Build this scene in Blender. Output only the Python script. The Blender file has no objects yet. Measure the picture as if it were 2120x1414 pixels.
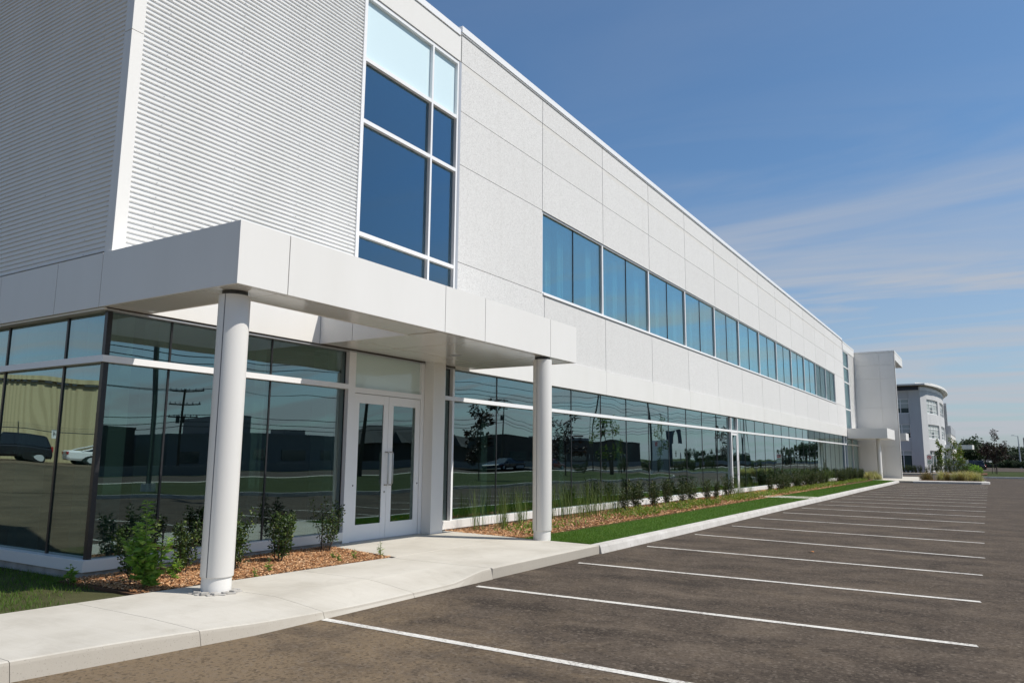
import bpy, math, random
import numpy as np
from mathutils import Vector, Matrix
S = bpy.context.scene
COL = S.collection
R_ = math.radians
rng = np.random.default_rng(7)
random.seed(7)

# ------------------------------------------------------------------ camera
cam_d = bpy.data.cameras.new('camera')
cam = bpy.data.objects.new('camera', cam_d)
COL.objects.link(cam)
right = Vector((0.84745, 0.53081, 0.00884))
up = Vector((0.07266, -0.13246, 0.98852))
fwd = Vector((-0.52588, 0.83708, 0.15082))
rot = Matrix((right, up, -fwd)).transposed()
cam.matrix_world = Matrix.Translation((0, 0, 1.72)) @ rot.to_4x4()
cam_d.sensor_width = 36.0
cam_d.lens = 1562.8 / 2120 * 36.0
cam_d.clip_start = 0.05
cam_d.clip_end = 6000
S.camera = cam

# ------------------------------------------------------------------ sun, sky, exposure
SUN = Vector((1.0, 0.36, 1.42)).normalized()
sun_d = bpy.data.lights.new('sun', 'SUN')
sun_d.energy = 5.0
sun_d.angle = R_(0.5)
sun_d.color = (1.0, 0.94, 0.855)
sun = bpy.data.objects.new('sun', sun_d)
sun.rotation_euler = (-SUN).to_track_quat('-Z', 'Y').to_euler()
sun.location = (30, 10, 60)
COL.objects.link(sun)

W = bpy.data.worlds.new('World')
S.world = W
W.use_nodes = True
wn = W.node_tree.nodes; wl = W.node_tree.links
for n in list(wn): wn.remove(n)
wo = wn.new('ShaderNodeOutputWorld'); wb = wn.new('ShaderNodeBackground')
sky = wn.new('ShaderNodeTexSky'); sky.sky_type = 'NISHITA'; sky.sun_disc = False
sky.sun_elevation = math.asin(SUN.z)
sky.sun_rotation = math.atan2(SUN.x, SUN.y)
sky.altitude = 50; sky.air_density = 1.0; sky.dust_density = 1.1; sky.ozone_density = 2.2
# thin cirrus wisps: direction projected on a high flat layer, stretched noise
tc = wn.new('ShaderNodeTexCoord')
sep = wn.new('ShaderNodeSeparateXYZ'); wl.new(tc.outputs['Generated'], sep.inputs[0])
def wmath(op, a, b=None, c=None):
    m = wn.new('ShaderNodeMath'); m.operation = op
    for i, v in enumerate((a, b, c)):
        if v is None: continue
        if isinstance(v, (int, float)): m.inputs[i].default_value = v
        else: wl.new(v, m.inputs[i])
    return m.outputs[0]
zc = wmath('MAXIMUM', sep.outputs[2], 0.0)
zz = wmath('ADD', zc, 0.09)
cx = wmath('DIVIDE', sep.outputs[0], zz); cy = wmath('DIVIDE', sep.outputs[1], zz)
comb = wn.new('ShaderNodeCombineXYZ'); wl.new(cx, comb.inputs[0]); wl.new(cy, comb.inputs[1])
mp = wn.new('ShaderNodeMapping'); wl.new(comb.outputs[0], mp.inputs[0])
mp.inputs['Rotation'].default_value = (0, 0, R_(-24)); mp.inputs['Scale'].default_value = (0.42, 1.5, 1.0)
mp.inputs['Location'].default_value = (1.7, 0.35, 0)
n1 = wn.new('ShaderNodeTexNoise'); n1.inputs['Scale'].default_value = 1.15; n1.inputs['Detail'].default_value = 7; n1.inputs['Roughness'].default_value = 0.55; n1.inputs['Distortion'].default_value = 0.9
wl.new(mp.outputs[0], n1.inputs['Vector'])
r1 = wn.new('ShaderNodeMapRange'); r1.inputs[1].default_value = 0.42; r1.inputs[2].default_value = 0.70; r1.inputs[3].default_value = 0; r1.inputs[4].default_value = 1
wl.new(n1.outputs[0], r1.inputs[0])
hz = wn.new('ShaderNodeMapRange'); hz.inputs[1].default_value = 0.42; hz.inputs[2].default_value = 0.17; hz.inputs[3].default_value = 0.07; hz.inputs[4].default_value = 0.85
wl.new(sep.outputs[2], hz.inputs[0])
cl = wmath('MULTIPLY', r1.outputs[0], hz.outputs[0])
veil = wn.new('ShaderNodeMapRange'); veil.inputs[1].default_value = 0.36; veil.inputs[2].default_value = 0.0; veil.inputs[3].default_value = 0.0; veil.inputs[4].default_value = 0.55
wl.new(sep.outputs[2], veil.inputs[0])
cl2 = wmath('MINIMUM', wmath('ADD', cl, veil.outputs[0]), 0.9)
hsv = wn.new('ShaderNodeHueSaturation'); hsv.inputs['Saturation'].default_value = 0.95; hsv.inputs['Value'].default_value = 1.0
wl.new(sky.outputs[0], hsv.inputs['Color'])
mixc = wn.new('ShaderNodeMix'); mixc.data_type = 'RGBA'
tint = wn.new('ShaderNodeMix'); tint.data_type = 'RGBA'; tint.blend_type = 'MULTIPLY'; tint.inputs[0].default_value = 1.0; wl.new(hsv.outputs[0], tint.inputs[6]); tint.inputs[7].default_value = (0.90, 1.22, 1.43, 1)
wl.new(cl2, mixc.inputs[0]); wl.new(tint.outputs[2], mixc.inputs[6]); mixc.inputs[7].default_value = (5.7, 6.0, 6.6, 1)
wl.new(mixc.outputs[2], wb.inputs[0])
wb.inputs[1].default_value = 0.085
wl.new(wb.outputs[0], wo.inputs[0])

S.view_settings.view_transform = 'Standard'
S.view_settings.look = 'None'
S.view_settings.exposure = 0.0
S.view_settings.gamma = 1.0
S.render.engine = 'CYCLES'
S.cycles.use_denoising = True
S.cycles.max_bounces = 8
S.cycles.glossy_bounces = 5
S.cycles.transparent_max_bounces = 12
S.cycles.caustics_reflective = False
S.cycles.caustics_refractive = False

# ------------------------------------------------------------------ helpers
class MB:
    def __init__(s): s.v = []; s.f = []; s.m = []; s.mi = 0
    def add(s, vs, fs):
        b = len(s.v); s.v += [tuple(map(float, p)) for p in vs]
        for q in fs: s.f.append([b + i for i in q]); s.m.append(s.mi)
        return s
    def box(s, x0, x1, y0, y1, z0, z1):
        x0, x1 = sorted((x0, x1)); y0, y1 = sorted((y0, y1)); z0, z1 = sorted((z0, z1))
        return s.add([(x0,y0,z0),(x1,y0,z0),(x1,y1,z0),(x0,y1,z0),(x0,y0,z1),(x1,y0,z1),(x1,y1,z1),(x0,y1,z1)],
                     [(0,3,2,1),(4,5,6,7),(0,1,5,4),(1,2,6,5),(2,3,7,6),(3,0,4,7)])
    def prism(s, poly, z0, z1):
        a = sum(poly[i][0]*poly[(i+1)%len(poly)][1]-poly[(i+1)%len(poly)][0]*poly[i][1] for i in range(len(poly)))
        if a < 0: poly = poly[::-1]
        n = len(poly)
        return s.add([(p[0],p[1],z0) for p in poly] + [(p[0],p[1],z1) for p in poly],
                     [tuple(range(n))[::-1], tuple(range(n, 2*n))] + [(i,(i+1)%n,n+(i+1)%n,n+i) for i in range(n)])
    def tube(s, pts, rads, n=8, cap=True):
        pts = [Vector(p) for p in pts]
        if isinstance(rads, (int, float)): rads = [rads]*len(pts)
        b = len(s.v); rings = []
        for i, p in enumerate(pts):
            d = (pts[min(i+1,len(pts)-1)] - pts[max(i-1,0)]).normalized()
            a = d.cross(Vector((0,0,1)) if abs(d.z) < 0.95 else Vector((1,0,0))).normalized()
            c = d.cross(a)
            for k in range(n):
                t = 2*math.pi*k/n
                q = p + (a*math.cos(t) + c*math.sin(t))*rads[i]
                s.v.append((q.x,q.y,q.z))
        for i in range(len(pts)-1):
            for k in range(n):
                s.f.append([b+i*n+k, b+i*n+(k+1)%n, b+(i+1)*n+(k+1)%n, b+(i+1)*n+k]); s.m.append(s.mi)
        if cap:
            s.f.append([b+k for k in range(n)][::-1]); s.m.append(s.mi)
            e = b+(len(pts)-1)*n
            s.f.append([e+k for k in range(n)]); s.m.append(s.mi)
        return s
    def lathe(s, cx, cy, prof, n=32, a0=0.0, a1=2*math.pi):
        full = abs(a1-a0-2*math.pi) < 1e-6
        k = n if full else n+1
        b = len(s.v)
        for r, z in prof:
            for i in range(k):
                t = a0+(a1-a0)*i/n
                s.v.append((cx+r*math.cos(t), cy+r*math.sin(t), z))
        for j in range(len(prof)-1):
            for i in range(n):
                i2 = (i+1) % k
                s.f.append([b+j*k+i, b+j*k+i2, b+(j+1)*k+i2, b+(j+1)*k+i]); s.m.append(s.mi)
        return s
    def build(s, name, mats, parent=None, smooth=False, bevel=0, kind=None, seg=2):
        me = bpy.data.meshes.new(name)
        me.from_pydata(s.v, [], s.f)
        mats = mats if isinstance(mats, (list, tuple)) else [mats]
        for m in mats: me.materials.append(m)
        if len(mats) > 1: me.polygons.foreach_set('material_index', s.m)
        if smooth: me.polygons.foreach_set('use_smooth', [True]*len(me.polygons)); me.set_sharp_from_angle(angle=R_(40))
        me.update()
        o = bpy.data.objects.new(name, me)
        COL.objects.link(o)
        if parent: o.parent = parent
        if bevel:
            bv = o.modifiers.new('bevel', 'BEVEL'); bv.width = bevel; bv.segments = seg; bv.limit_method = 'ANGLE'
        if kind: o['kind'] = kind
        return o

def thing(name, label, cat, loc=(0,0,0), rz=0, group=None):
    o = bpy.data.objects.new(name, None); COL.objects.link(o)
    o.location = loc; o.rotation_euler = (0,0,rz); o.empty_display_size = 0.3
    o['label'] = label; o['category'] = cat
    if group: o['group'] = group
    return o
def tag(o, label, cat, group=None):
    o['label'] = label; o['category'] = cat
    if group: o['group'] = group
    return o
def dup(root, loc, rz=0, scale=1.0, label=None, group=None):
    r = root.copy(); COL.objects.link(r); r.location = loc; r.rotation_euler = (0,0,rz)
    r.scale = (scale,)*3 if isinstance(scale, (int,float)) else scale
    if label: r['label'] = label
    if group: r['group'] = group
    for ch in root.children:
        c = ch.copy(); COL.objects.link(c); c.parent = r
        for g in ch.children:
            d = g.copy(); COL.objects.link(d); d.parent = c
    return r

# ------------------------------------------------------------------ materials
def mat(name, col, rough=0.5, spec=0.5, metal=0.0, build=None):
    m = bpy.data.materials.new(name); m.use_nodes = True
    nt = m.node_tree; p = nt.nodes['Principled BSDF']
    p.inputs['Base Color'].default_value = (*col, 1); p.inputs['Roughness'].default_value = rough
    p.inputs['Metallic'].default_value = metal
    p.inputs['Specular IOR Level'].default_value = spec
    if build: build(nt, p)
    return m
def pos(nt, scale=(1,1,1)):
    g = nt.nodes.new('ShaderNodeNewGeometry'); mpn = nt.nodes.new('ShaderNodeMapping')
    nt.links.new(g.outputs['Position'], mpn.inputs[0]); mpn.inputs['Scale'].default_value = scale
    return mpn.outputs[0]
def noise(nt, vec, sc, det=4, rough=0.55, dist=0.0):
    n = nt.nodes.new('ShaderNodeTexNoise'); n.inputs['Scale'].default_value = sc; n.inputs['Detail'].default_value = det
    n.inputs['Roughness'].default_value = rough; n.inputs['Distortion'].default_value = dist
    nt.links.new(vec, n.inputs['Vector']); return n.outputs[0]
def ramp(nt, val, stops):
    r = nt.nodes.new('ShaderNodeValToRGB'); e = r.color_ramp.elements
    while len(e) < len(stops): e.new(0.5)
    for i, (p_, c) in enumerate(stops): e[i].position = p_; e[i].color = (*c, 1)
    nt.links.new(val, r.inputs[0]); return r.outputs[0]
def mixcol(nt, fac, a, b, mode='MIX'):
    m = nt.nodes.new('ShaderNodeMix'); m.data_type = 'RGBA'; m.blend_type = mode
    for v, i in ((fac,0),(a,6),(b,7)):
        if isinstance(v, (int,float)): m.inputs[i].default_value = v
        elif isinstance(v, tuple): m.inputs[i].default_value = (*v,1)
        else: nt.links.new(v, m.inputs[i])
    return m.outputs[2]
def mth(nt, op, a, b=0.0):
    m = nt.nodes.new('ShaderNodeMath'); m.operation = op
    for i, v in enumerate((a,b)):
        if isinstance(v,(int,float)): m.inputs[i].default_value = v
        else: nt.links.new(v, m.inputs[i])
    return m.outputs[0]
def rng_map(nt, v, a, b, c=0.0, d=1.0):
    m = nt.nodes.new('ShaderNodeMapRange')
    nt.links.new(v, m.inputs[0])
    for i, x in enumerate((a,b,c,d)): m.inputs[i+1].default_value = x
    return m.outputs[0]
def bump(nt, p, h, strength, dist=0.01):
    b = nt.nodes.new('ShaderNodeBump'); b.inputs['Strength'].default_value = strength; b.inputs['Distance'].default_value = dist
    nt.links.new(h, b.inputs['Height']); nt.links.new(b.outputs[0], p.inputs['Normal'])

def b_white(c0, c1):
    def f(nt, p):
        v = pos(nt, (1,1,0.25)); n = noise(nt, v, 1.3, 5)
        c = ramp(nt, n, [(0.3, c0), (0.7, c1)])
        nt.links.new(c, p.inputs['Base Color'])
    return f
M_acm = mat('white_panel', (.8,.8,.79), 0.40, 0.3, build=b_white((.715,.70,.665), (.75,.735,.705)))
M_soffit = mat('soffit_panel', (.8,.79,.76), 0.16, 0.9, build=b_white((.86,.835,.79), (.89,.87,.835)))
M_soffit.node_tree.nodes['Principled BSDF'].inputs['Coat Weight'].default_value = 0.6; M_soffit.node_tree.nodes['Principled BSDF'].inputs['Coat Roughness'].default_value = 0.12
M_metal_w = mat('white_ribbed_metal', (.80,.80,.78), 0.35, 0.5, build=b_white((.70,.695,.675), (.75,.745,.73)))
M_frame = mat('white_aluminium', (.80,.80,.80), 0.35, 0.5)
M_alu = mat('grey_aluminium', (.45,.46,.48), 0.35, 0.5, 0.3)
M_black = mat('black_frame', (.02,.02,.022), 0.35, 0.5)
M_joint = mat('joint_sealant', (.11,.10,.09), 0.9, 0.1)
M_steel = mat('brushed_steel', (.45,.42,.38), 0.3, 0.5, 0.9)
def b_conc(nt, p):
    v = pos(nt)
    n1 = noise(nt, v, 60, 3, 0.75); n2 = noise(nt, v, 0.5, 4)
    vr = nt.nodes.new('ShaderNodeTexVoronoi'); vr.inputs['Scale'].default_value = 45; nt.links.new(v, vr.inputs['Vector'])
    c = ramp(nt, n1, [(0.30,(.36,.355,.345)),(0.48,(.65,.645,.63)),(0.68,(.77,.765,.75))])
    c = mixcol(nt, 0.35, c, ramp(nt, vr.outputs['Color'], [(0.1,(.38,.37,.36)),(0.5,(.68,.67,.66)),(0.9,(.84,.83,.82))]))
    g = nt.nodes.new('ShaderNodeNewGeometry'); c = mixcol(nt, mth(nt,'MULTIPLY', g.outputs['Random Per Island'], .16), c, (.50,.49,.47))
    st = noise(nt, pos(nt,(1,3.5,.25)), 1.0, 5); c = mixcol(nt, rng_map(nt, st, .55, .75, 0, .14), c, (.45,.43,.40))
    nt.links.new(c, p.inputs['Base Color']); bump(nt, p, n1, 0.10, 0.004)
M_agg = mat('exposed_aggregate', (.6,.6,.59), 0.85, 0.25, build=b_conc)
M_pale = mat('pale_grey_cladding', (.5,.5,.5), .8, .25, build=b_white((.50,.505,.51),(.56,.565,.57)))
M_smooth = mat('smooth_concrete_band', (.62,.61,.58), 0.8, 0.25, build=b_white((.60,.585,.55),(.66,.645,.62)))
def b_found(nt, p):
    v = pos(nt); n = noise(nt, v, 6, 6); c = ramp(nt, n, [(0.3,(.30,.285,.26)),(0.7,(.46,.44,.41))])
    nt.links.new(c, p.inputs['Base Color']); bump(nt, p, noise(nt, v, 60, 3), 0.3, 0.004)
M_found = mat('foundation_concrete', (.4,.39,.37), 0.9, 0.2, build=b_found)
def b_walk(nt, p):
    v = pos(nt); n1 = noise(nt, v, 0.9, 6, 0.6); n2 = noise(nt, v, 120, 2)
    n3 = noise(nt, pos(nt,(1.2,14,1)), 2.2, 3)
    c = ramp(nt, n1, [(0.25,(.39,.36,.305)),(0.5,(.50,.47,.41)),(0.75,(.57,.54,.48))])
    c = mixcol(nt, rng_map(nt, n3, .4, .75, 0, .25), c, (.57,.545,.50))
    c = mixcol(nt, rng_map(nt, n2, .3, .5, .22, 0), c, (.30,.28,.25))
    st = noise(nt, v, 2.3, 7, .7, .8); c = mixcol(nt, rng_map(nt, st, .56, .72, 0, .35), c, (.36,.32,.265))
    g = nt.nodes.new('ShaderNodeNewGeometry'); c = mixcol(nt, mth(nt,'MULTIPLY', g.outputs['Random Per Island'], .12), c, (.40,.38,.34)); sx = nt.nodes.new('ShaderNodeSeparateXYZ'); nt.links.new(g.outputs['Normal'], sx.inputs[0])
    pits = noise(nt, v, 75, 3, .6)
    c = mixcol(nt, rng_map(nt, sx.outputs[2], .7, .3, 0, .75), c, (.36,.325,.275))  # upright faces tinted darker: the sun's weaker hit put into the colour
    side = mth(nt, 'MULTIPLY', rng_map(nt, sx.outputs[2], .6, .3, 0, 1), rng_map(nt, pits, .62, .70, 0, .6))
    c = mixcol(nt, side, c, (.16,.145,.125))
    nt.links.new(c, p.inputs['Base Color']); bump(nt, p, n2, 0.25, 0.003)
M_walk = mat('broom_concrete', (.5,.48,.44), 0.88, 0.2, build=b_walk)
def b_kerb(nt, p):
    v = pos(nt); n1 = noise(nt, v, 1.6, 6, 0.65); n2 = noise(nt, v, 9, 5, 0.7); n3 = noise(nt, v, 90, 2)
    c = ramp(nt, n1, [(0.3,(.42,.40,.37)),(0.7,(.58,.56,.53))])
    c = mixcol(nt, rng_map(nt, n2, .60, .68, 0, .7), c, (.22,.19,.16))
    c = mixcol(nt, rng_map(nt, n3, .3, .5, .2, 0), c, (.28,.26,.24))
    nt.links.new(c, p.inputs['Base Color']); bump(nt, p, n2, 0.35, 0.01)
M_kerb = mat('kerb_concrete', (.5,.48,.45), 0.88, 0.2, build=b_kerb)
def b_asph(nt, p):
    v = pos(nt); big = noise(nt, v, 0.22, 5, 0.6, 0.4); mid = noise(nt, pos(nt,(0.8,1.3,1)), 0.9, 8, 0.68, 0.5); fine = noise(nt, v, 110, 3, 0.8)
    streak = noise(nt, pos(nt,(0.6,2.6,1)), 1.7, 8, 0.75, 0.4); grain = noise(nt, v, 28, 4, 0.8)
    c = ramp(nt, mid, [(0.30,(.044,.035,.028)),(0.48,(.086,.068,.053)),(0.68,(.165,.130,.098))])
    c = mixcol(nt, rng_map(nt, streak, .50, .70, 0, .7), c, (.140,.110,.085))
    c = mixcol(nt, rng_map(nt, big, .52, .72, 0, .5), c, (.042,.034,.029))
    sx = nt.nodes.new('ShaderNodeSeparateXYZ'); nt.links.new(v, sx.inputs[0])
    far = rng_map(nt, sx.outputs[1], 8, 40, 0, .45); c = mixcol(nt, far, c, (.085,.073,.066))
    blot = noise(nt, v, 5.5, 7, 0.78, 0.3)
    c = mixcol(nt, rng_map(nt, blot, .53, .68, 0, .40), c, (.165,.130,.098))
    c = mixcol(nt, rng_map(nt, blot, .46, .33, 0, .40), c, (.034,.027,.022))
    # sandy dirt washed onto the near stalls
    yy = rng_map(nt, mth(nt,'ADD', mth(nt,'MULTIPLY', sx.outputs[0], 0.55), sx.outputs[1]), 5.4, -0.2, 0, 1)
    dn = noise(nt, v, 1.1, 7, 0.72, 0.6)
    dirt = mth(nt, 'MULTIPLY', rng_map(nt, mth(nt,'ADD', dn, mth(nt,'MULTIPLY', yy, 0.42)), .5, .78, 0, .95), rng_map(nt, yy, 0, .4, .3, 1))
    c = mixcol(nt, dirt, c, (.23,.17,.108))
    vo = nt.nodes.new('ShaderNodeTexVoronoi'); vo.inputs['Scale'].default_value = 38; nt.links.new(v, vo.inputs['Vector'])
    vs_ = nt.nodes.new('ShaderNodeSeparateColor'); nt.links.new(vo.outputs['Color'], vs_.inputs[0])
    c = mixcol(nt, rng_map(nt, vs_.outputs[0], .80, .95, 0, .42), c, (.24,.20,.16))
    c = mixcol(nt, rng_map(nt, vs_.outputs[1], .75, .95, 0, .42), c, (.020,.017,.015))
    # tyre scuffs: thin dark arcs
    w = nt.nodes.new('ShaderNodeTexWave'); w.wave_type = 'RINGS'; w.inputs['Scale'].default_value = 0.06; w.inputs['Distortion'].default_value = 1.5; w.inputs['Detail'].default_value = 2
    mp_ = nt.nodes.new('ShaderNodeMapping'); mp_.inputs['Location'].default_value = (-7, -3, 0); nt.links.new(v, mp_.inputs[0]); nt.links.new(mp_.outputs[0], w.inputs['Vector'])
    sc_ = mth(nt, 'MULTIPLY', rng_map(nt, w.outputs['Fac'], .985, 1.0, 0, .45), rng_map(nt, big, .42, .55, 0, 1)); c = mixcol(nt, sc_, c, (.028,.024,.022))
    c = mixcol(nt, rng_map(nt, fine, .28, .72, .5, 0), c, (.022,.019,.017))
    c = mixcol(nt, rng_map(nt, grain, .56, .68, 0, .55), c, (.200,.165,.130))
    c = mixcol(nt, rng_map(nt, grain, .45, .33, 0, .6), c, (.022,.018,.016))
    nt.links.new(c, p.inputs['Base Color']); bump(nt, p, fine, 0.6, 0.006)
M_asph = mat('asphalt', (.075,.065,.06), 0.95, 0.08, build=b_asph)
def b_paint(nt, p):
    v = pos(nt); n = noise(nt, v, 30, 5, 0.75); n2 = noise(nt, v, 2.2, 3)
    k = mth(nt,'ADD', n, mth(nt,'MULTIPLY', n2, .5))
    c = ramp(nt, k, [(0.60,(.20,.17,.145)),(0.70,(.52,.495,.45)),(0.92,(.69,.67,.62))])
    nt.links.new(c, p.inputs['Base Color'])
M_paint = mat('road_paint', (.7,.69,.67), 0.7, 0.3, build=b_paint)
def b_island(stops, rough_v=None):
    def f(nt, p):
        g = nt.nodes.new('ShaderNodeNewGeometry')
        c = ramp(nt, g.outputs['Random Per Island'], stops)
        nt.links.new(c, p.inputs['Base Color'])
    return f
M_chip = mat('bark_chips', (.3,.15,.08), 0.85, 0.2, build=b_island([(0,(.18,.080,.035)),(0.3,(.40,.19,.085)),(0.65,(.56,.31,.15)),(1,(.72,.50,.31))]))
def b_soil(nt, p):
    v = pos(nt); n = noise(nt, v, 3, 6, .7); n2 = noise(nt, v, 70, 3)
    c = ramp(nt, n, [(0.3,(.06,.04,.028)),(0.6,(.16,.085,.05)),(0.8,(.24,.14,.085))]); nt.links.new(c, p.inputs['Base Color']); bump(nt, p, n2, .8, .02)
M_mulch = mat('mulch_ground', (.2,.1,.06), 0.95, 0.1, build=b_soil)
def b_dirt(nt, p):
    v = pos(nt); n = noise(nt, v, 0.8, 7, .7); c = ramp(nt, n, [(0.3,(.045,.048,.02)),(0.55,(.075,.075,.035)),(0.8,(.13,.11,.07))]); nt.links.new(c, p.inputs['Base Color']); bump(nt, p, noise(nt,v,30,4), .6, .03)
M_dirt = mat('topsoil', (.08,.06,.04), 0.95, 0.1, build=b_dirt)
def b_bank(nt, p):
    v = pos(nt); n = noise(nt, v, 0.5, 8, .7); c = ramp(nt, n, [(0.3,(.075,.062,.042)),(0.7,(.15,.12,.08))]); nt.links.new(c, p.inputs['Base Color'])
M_bank = mat('bare_earth', (.17,.14,.1), 0.95, 0.1, build=b_bank)
def b_turf(nt, p):
    v = pos(nt); n = noise(nt, v, 0.35, 6, .65); n2 = noise(nt, v, 30, 3)
    c = ramp(nt, n, [(0.3,(.026,.036,.011)),(0.6,(.045,.055,.016)),(0.8,(.080,.080,.034))])
    c = mixcol(nt, rng_map(nt, n2, .3, .7, .5, 0), c, (.03,.055,.012)); nt.links.new(c, p.inputs['Base Color'])
M_turf = mat('turf', (.07,.11,.03), 0.95, 0.1, build=b_turf)
def b_lawnsoil(nt, p):
    v = pos(nt); n = noise(nt, v, 1.2, 6, .65); n2 = noise(nt, v, 45, 3)
    c = ramp(nt, n, [(0.25,(.042,.090,.012)),(0.6,(.060,.125,.015)),(0.85,(.09,.145,.028))])
    c = mixcol(nt, rng_map(nt, n2, .3, .65, .55, 0), c, (.02,.04,.01)); nt.links.new(c, p.inputs['Base Color'])
M_lawn = mat('lawn_ground', (.05,.10,.02), 0.95, 0.1, build=b_lawnsoil)
def leafmat(name, stops, rough=0.5, trans=0.25):
    m = bpy.data.materials.new(name); m.use_nodes = True; nt = m.node_tree
    p = nt.nodes['Principled BSDF']; p.inputs['Roughness'].default_value = rough; p.inputs['Specular IOR Level'].default_value = 0.35
    g = nt.nodes.new('ShaderNodeNewGeometry'); c = ramp(nt, g.outputs['Random Per Island'], stops)
    pn = noise(nt, pos(nt), 0.9, 5, .65); c = mixcol(nt, rng_map(nt, pn, .54, .74, 0, .35), c, mixcol(nt, 1.0, c, (1.7,1.25,1.2), 'MULTIPLY'))
    nt.links.new(c, p.inputs['Base Color'])
    t = nt.nodes.new('ShaderNodeBsdfTranslucent'); nt.links.new(mixcol(nt, 1.0, c, (1.3,1.5,.6), 'MULTIPLY'), t.inputs[0])
    mx = nt.nodes.new('ShaderNodeMixShader'); mx.inputs[0].default_value = trans
    nt.links.new(p.outputs[0], mx.inputs[1]); nt.links.new(t.outputs[0], mx.inputs[2])
    nt.links.new(mx.outputs[0], nt.nodes['Material Output'].inputs[0]); return m
M_grass = leafmat('grass_blades', [(0,(.045,.105,.008)),(0.5,(.072,.150,.012)),(0.92,(.105,.185,.02)),(1,(.22,.21,.07))], .6, .3)
M_weed = leafmat('bright_weed_leaf', [(0,(.09,.19,.03)),(0.5,(.17,.30,.05)),(1,(.27,.38,.08))], .5, .4)
M_shrub = leafmat('dark_shrub_leaf', [(0,(.018,.036,.010)),(0.55,(.038,.072,.016)),(0.85,(.075,.125,.028)),(1,(.17,.20,.05))], .4, .18)
M_hedge = leafmat('row_shrub_leaf', [(0,(.022,.038,.010)),(0.6,(.046,.070,.016)),(0.9,(.085,.115,.028)),(1,(.16,.12,.045))], .45, .2)
M_reed = leafmat('reed_blade', [(0,(.07,.115,.03)),(0.6,(.12,.17,.045)),(1,(.21,.24,.09))], .55, .3)
M_straw = leafmat('straw_grass', [(0,(.20,.19,.08)),(0.5,(.36,.33,.17)),(1,(.55,.50,.32))], .6, .3)
M_rust = leafmat('russet_grass', [(0,(.10,.09,.03)),(0.5,(.17,.13,.055)),(1,(.24,.13,.07))], .6, .3)
M_cover = leafmat('ground_cover_leaf', [(0,(.09,.16,.02)),(0.6,(.18,.25,.04)),(1,(.32,.31,.08))], .55, .3)
M_maple = leafmat('maroon_leaf', [(0,(.014,.008,.008)),(0.7,(.035,.016,.014)),(1,(.075,.03,.022))], .45, .15)
M_sap = leafmat('sapling_leaf', [(0,(.06,.10,.02)),(0.6,(.12,.17,.035)),(0.92,(.20,.23,.06)),(1,(.24,.10,.05))], .5, .3)
M_tree = leafmat('far_tree_leaf', [(0,(.014,.028,.012)),(0.6,(.030,.055,.020)),(1,(.06,.085,.03))], .6, .15)
M_tree2 = leafmat('grey_green_leaf', [(0,(.035,.05,.035)),(0.6,(.075,.095,.065)),(1,(.13,.15,.11))], .6, .15)
M_bark = mat('bark', (.09,.07,.055), 0.9, 0.2)
M_stem = mat('green_stem', (.14,.17,.06), 0.7, 0.2)
M_wood = mat('weathered_pole_wood', (.10,.085,.07), 0.9, 0.2)
M_dgrey = mat('dark_grey_metal', (.055,.06,.065), 0.5, 0.4)
M_lgrey = mat('light_grey_metal', (.45,.47,.48), 0.5, 0.4)
M_tyre = mat('tyre_rubber', (.015,.015,.015), 0.85, 0.2)
M_red = mat('red_plastic', (.35,.01,.012), 0.3, 0.5)
M_sred = mat('sign_red', (.55,.03,.03), 0.5, 0.4)
M_sgreen = mat('sign_green', (.03,.22,.08), 0.5, 0.4)
M_sblack = mat('sign_black', (.02,.02,.02), 0.5, 0.4)
M_swhite = mat('sign_white', (.72,.72,.70), 0.5, 0.4)
def b_ribs(c0, c1, sc):
    def f(nt, p):
        t = nt.nodes.new('ShaderNodeTexCoord'); w = nt.nodes.new('ShaderNodeTexWave'); w.inputs['Scale'].default_value = sc
        nt.links.new(t.outputs['Object'], w.inputs['Vector']); nt.links.new(ramp(nt, w.outputs['Fac'], [(0.1,c0),(0.6,c1)]), p.inputs['Base Color'])
    return f
M_beige = mat('beige_cladding', (.42,.37,.22), 0.6, 0.3, build=b_ribs((.40,.335,.19),(.48,.41,.24),0.9))
M_brick = mat('dark_brick', (.10,.085,.075), 0.85, 0.2)
M_gbld = mat('grey_cladding', (.22,.22,.22), 0.7, 0.3)
M_roofd = mat('roof_shingle', (.09,.09,.09), 0.9, 0.2)
M_navy = mat('navy_band', (.02,.03,.06), 0.4, 0.5)
M_int_w = mat('interior_wall', (.20,.21,.20), 0.8, 0.2)
M_int_f = mat('interior_floor', (.07,.07,.065), 0.7, 0.3)
M_int_c = mat('interior_ceiling', (.16,.17,.16), 0.9, 0.2)
M_blind = mat('pale_blind', (.72,.76,.74), 0.8, 0.2)
M_rubble = mat('rubble_concrete', (.36,.34,.31), 0.95, 0.2, build=b_found)

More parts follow.
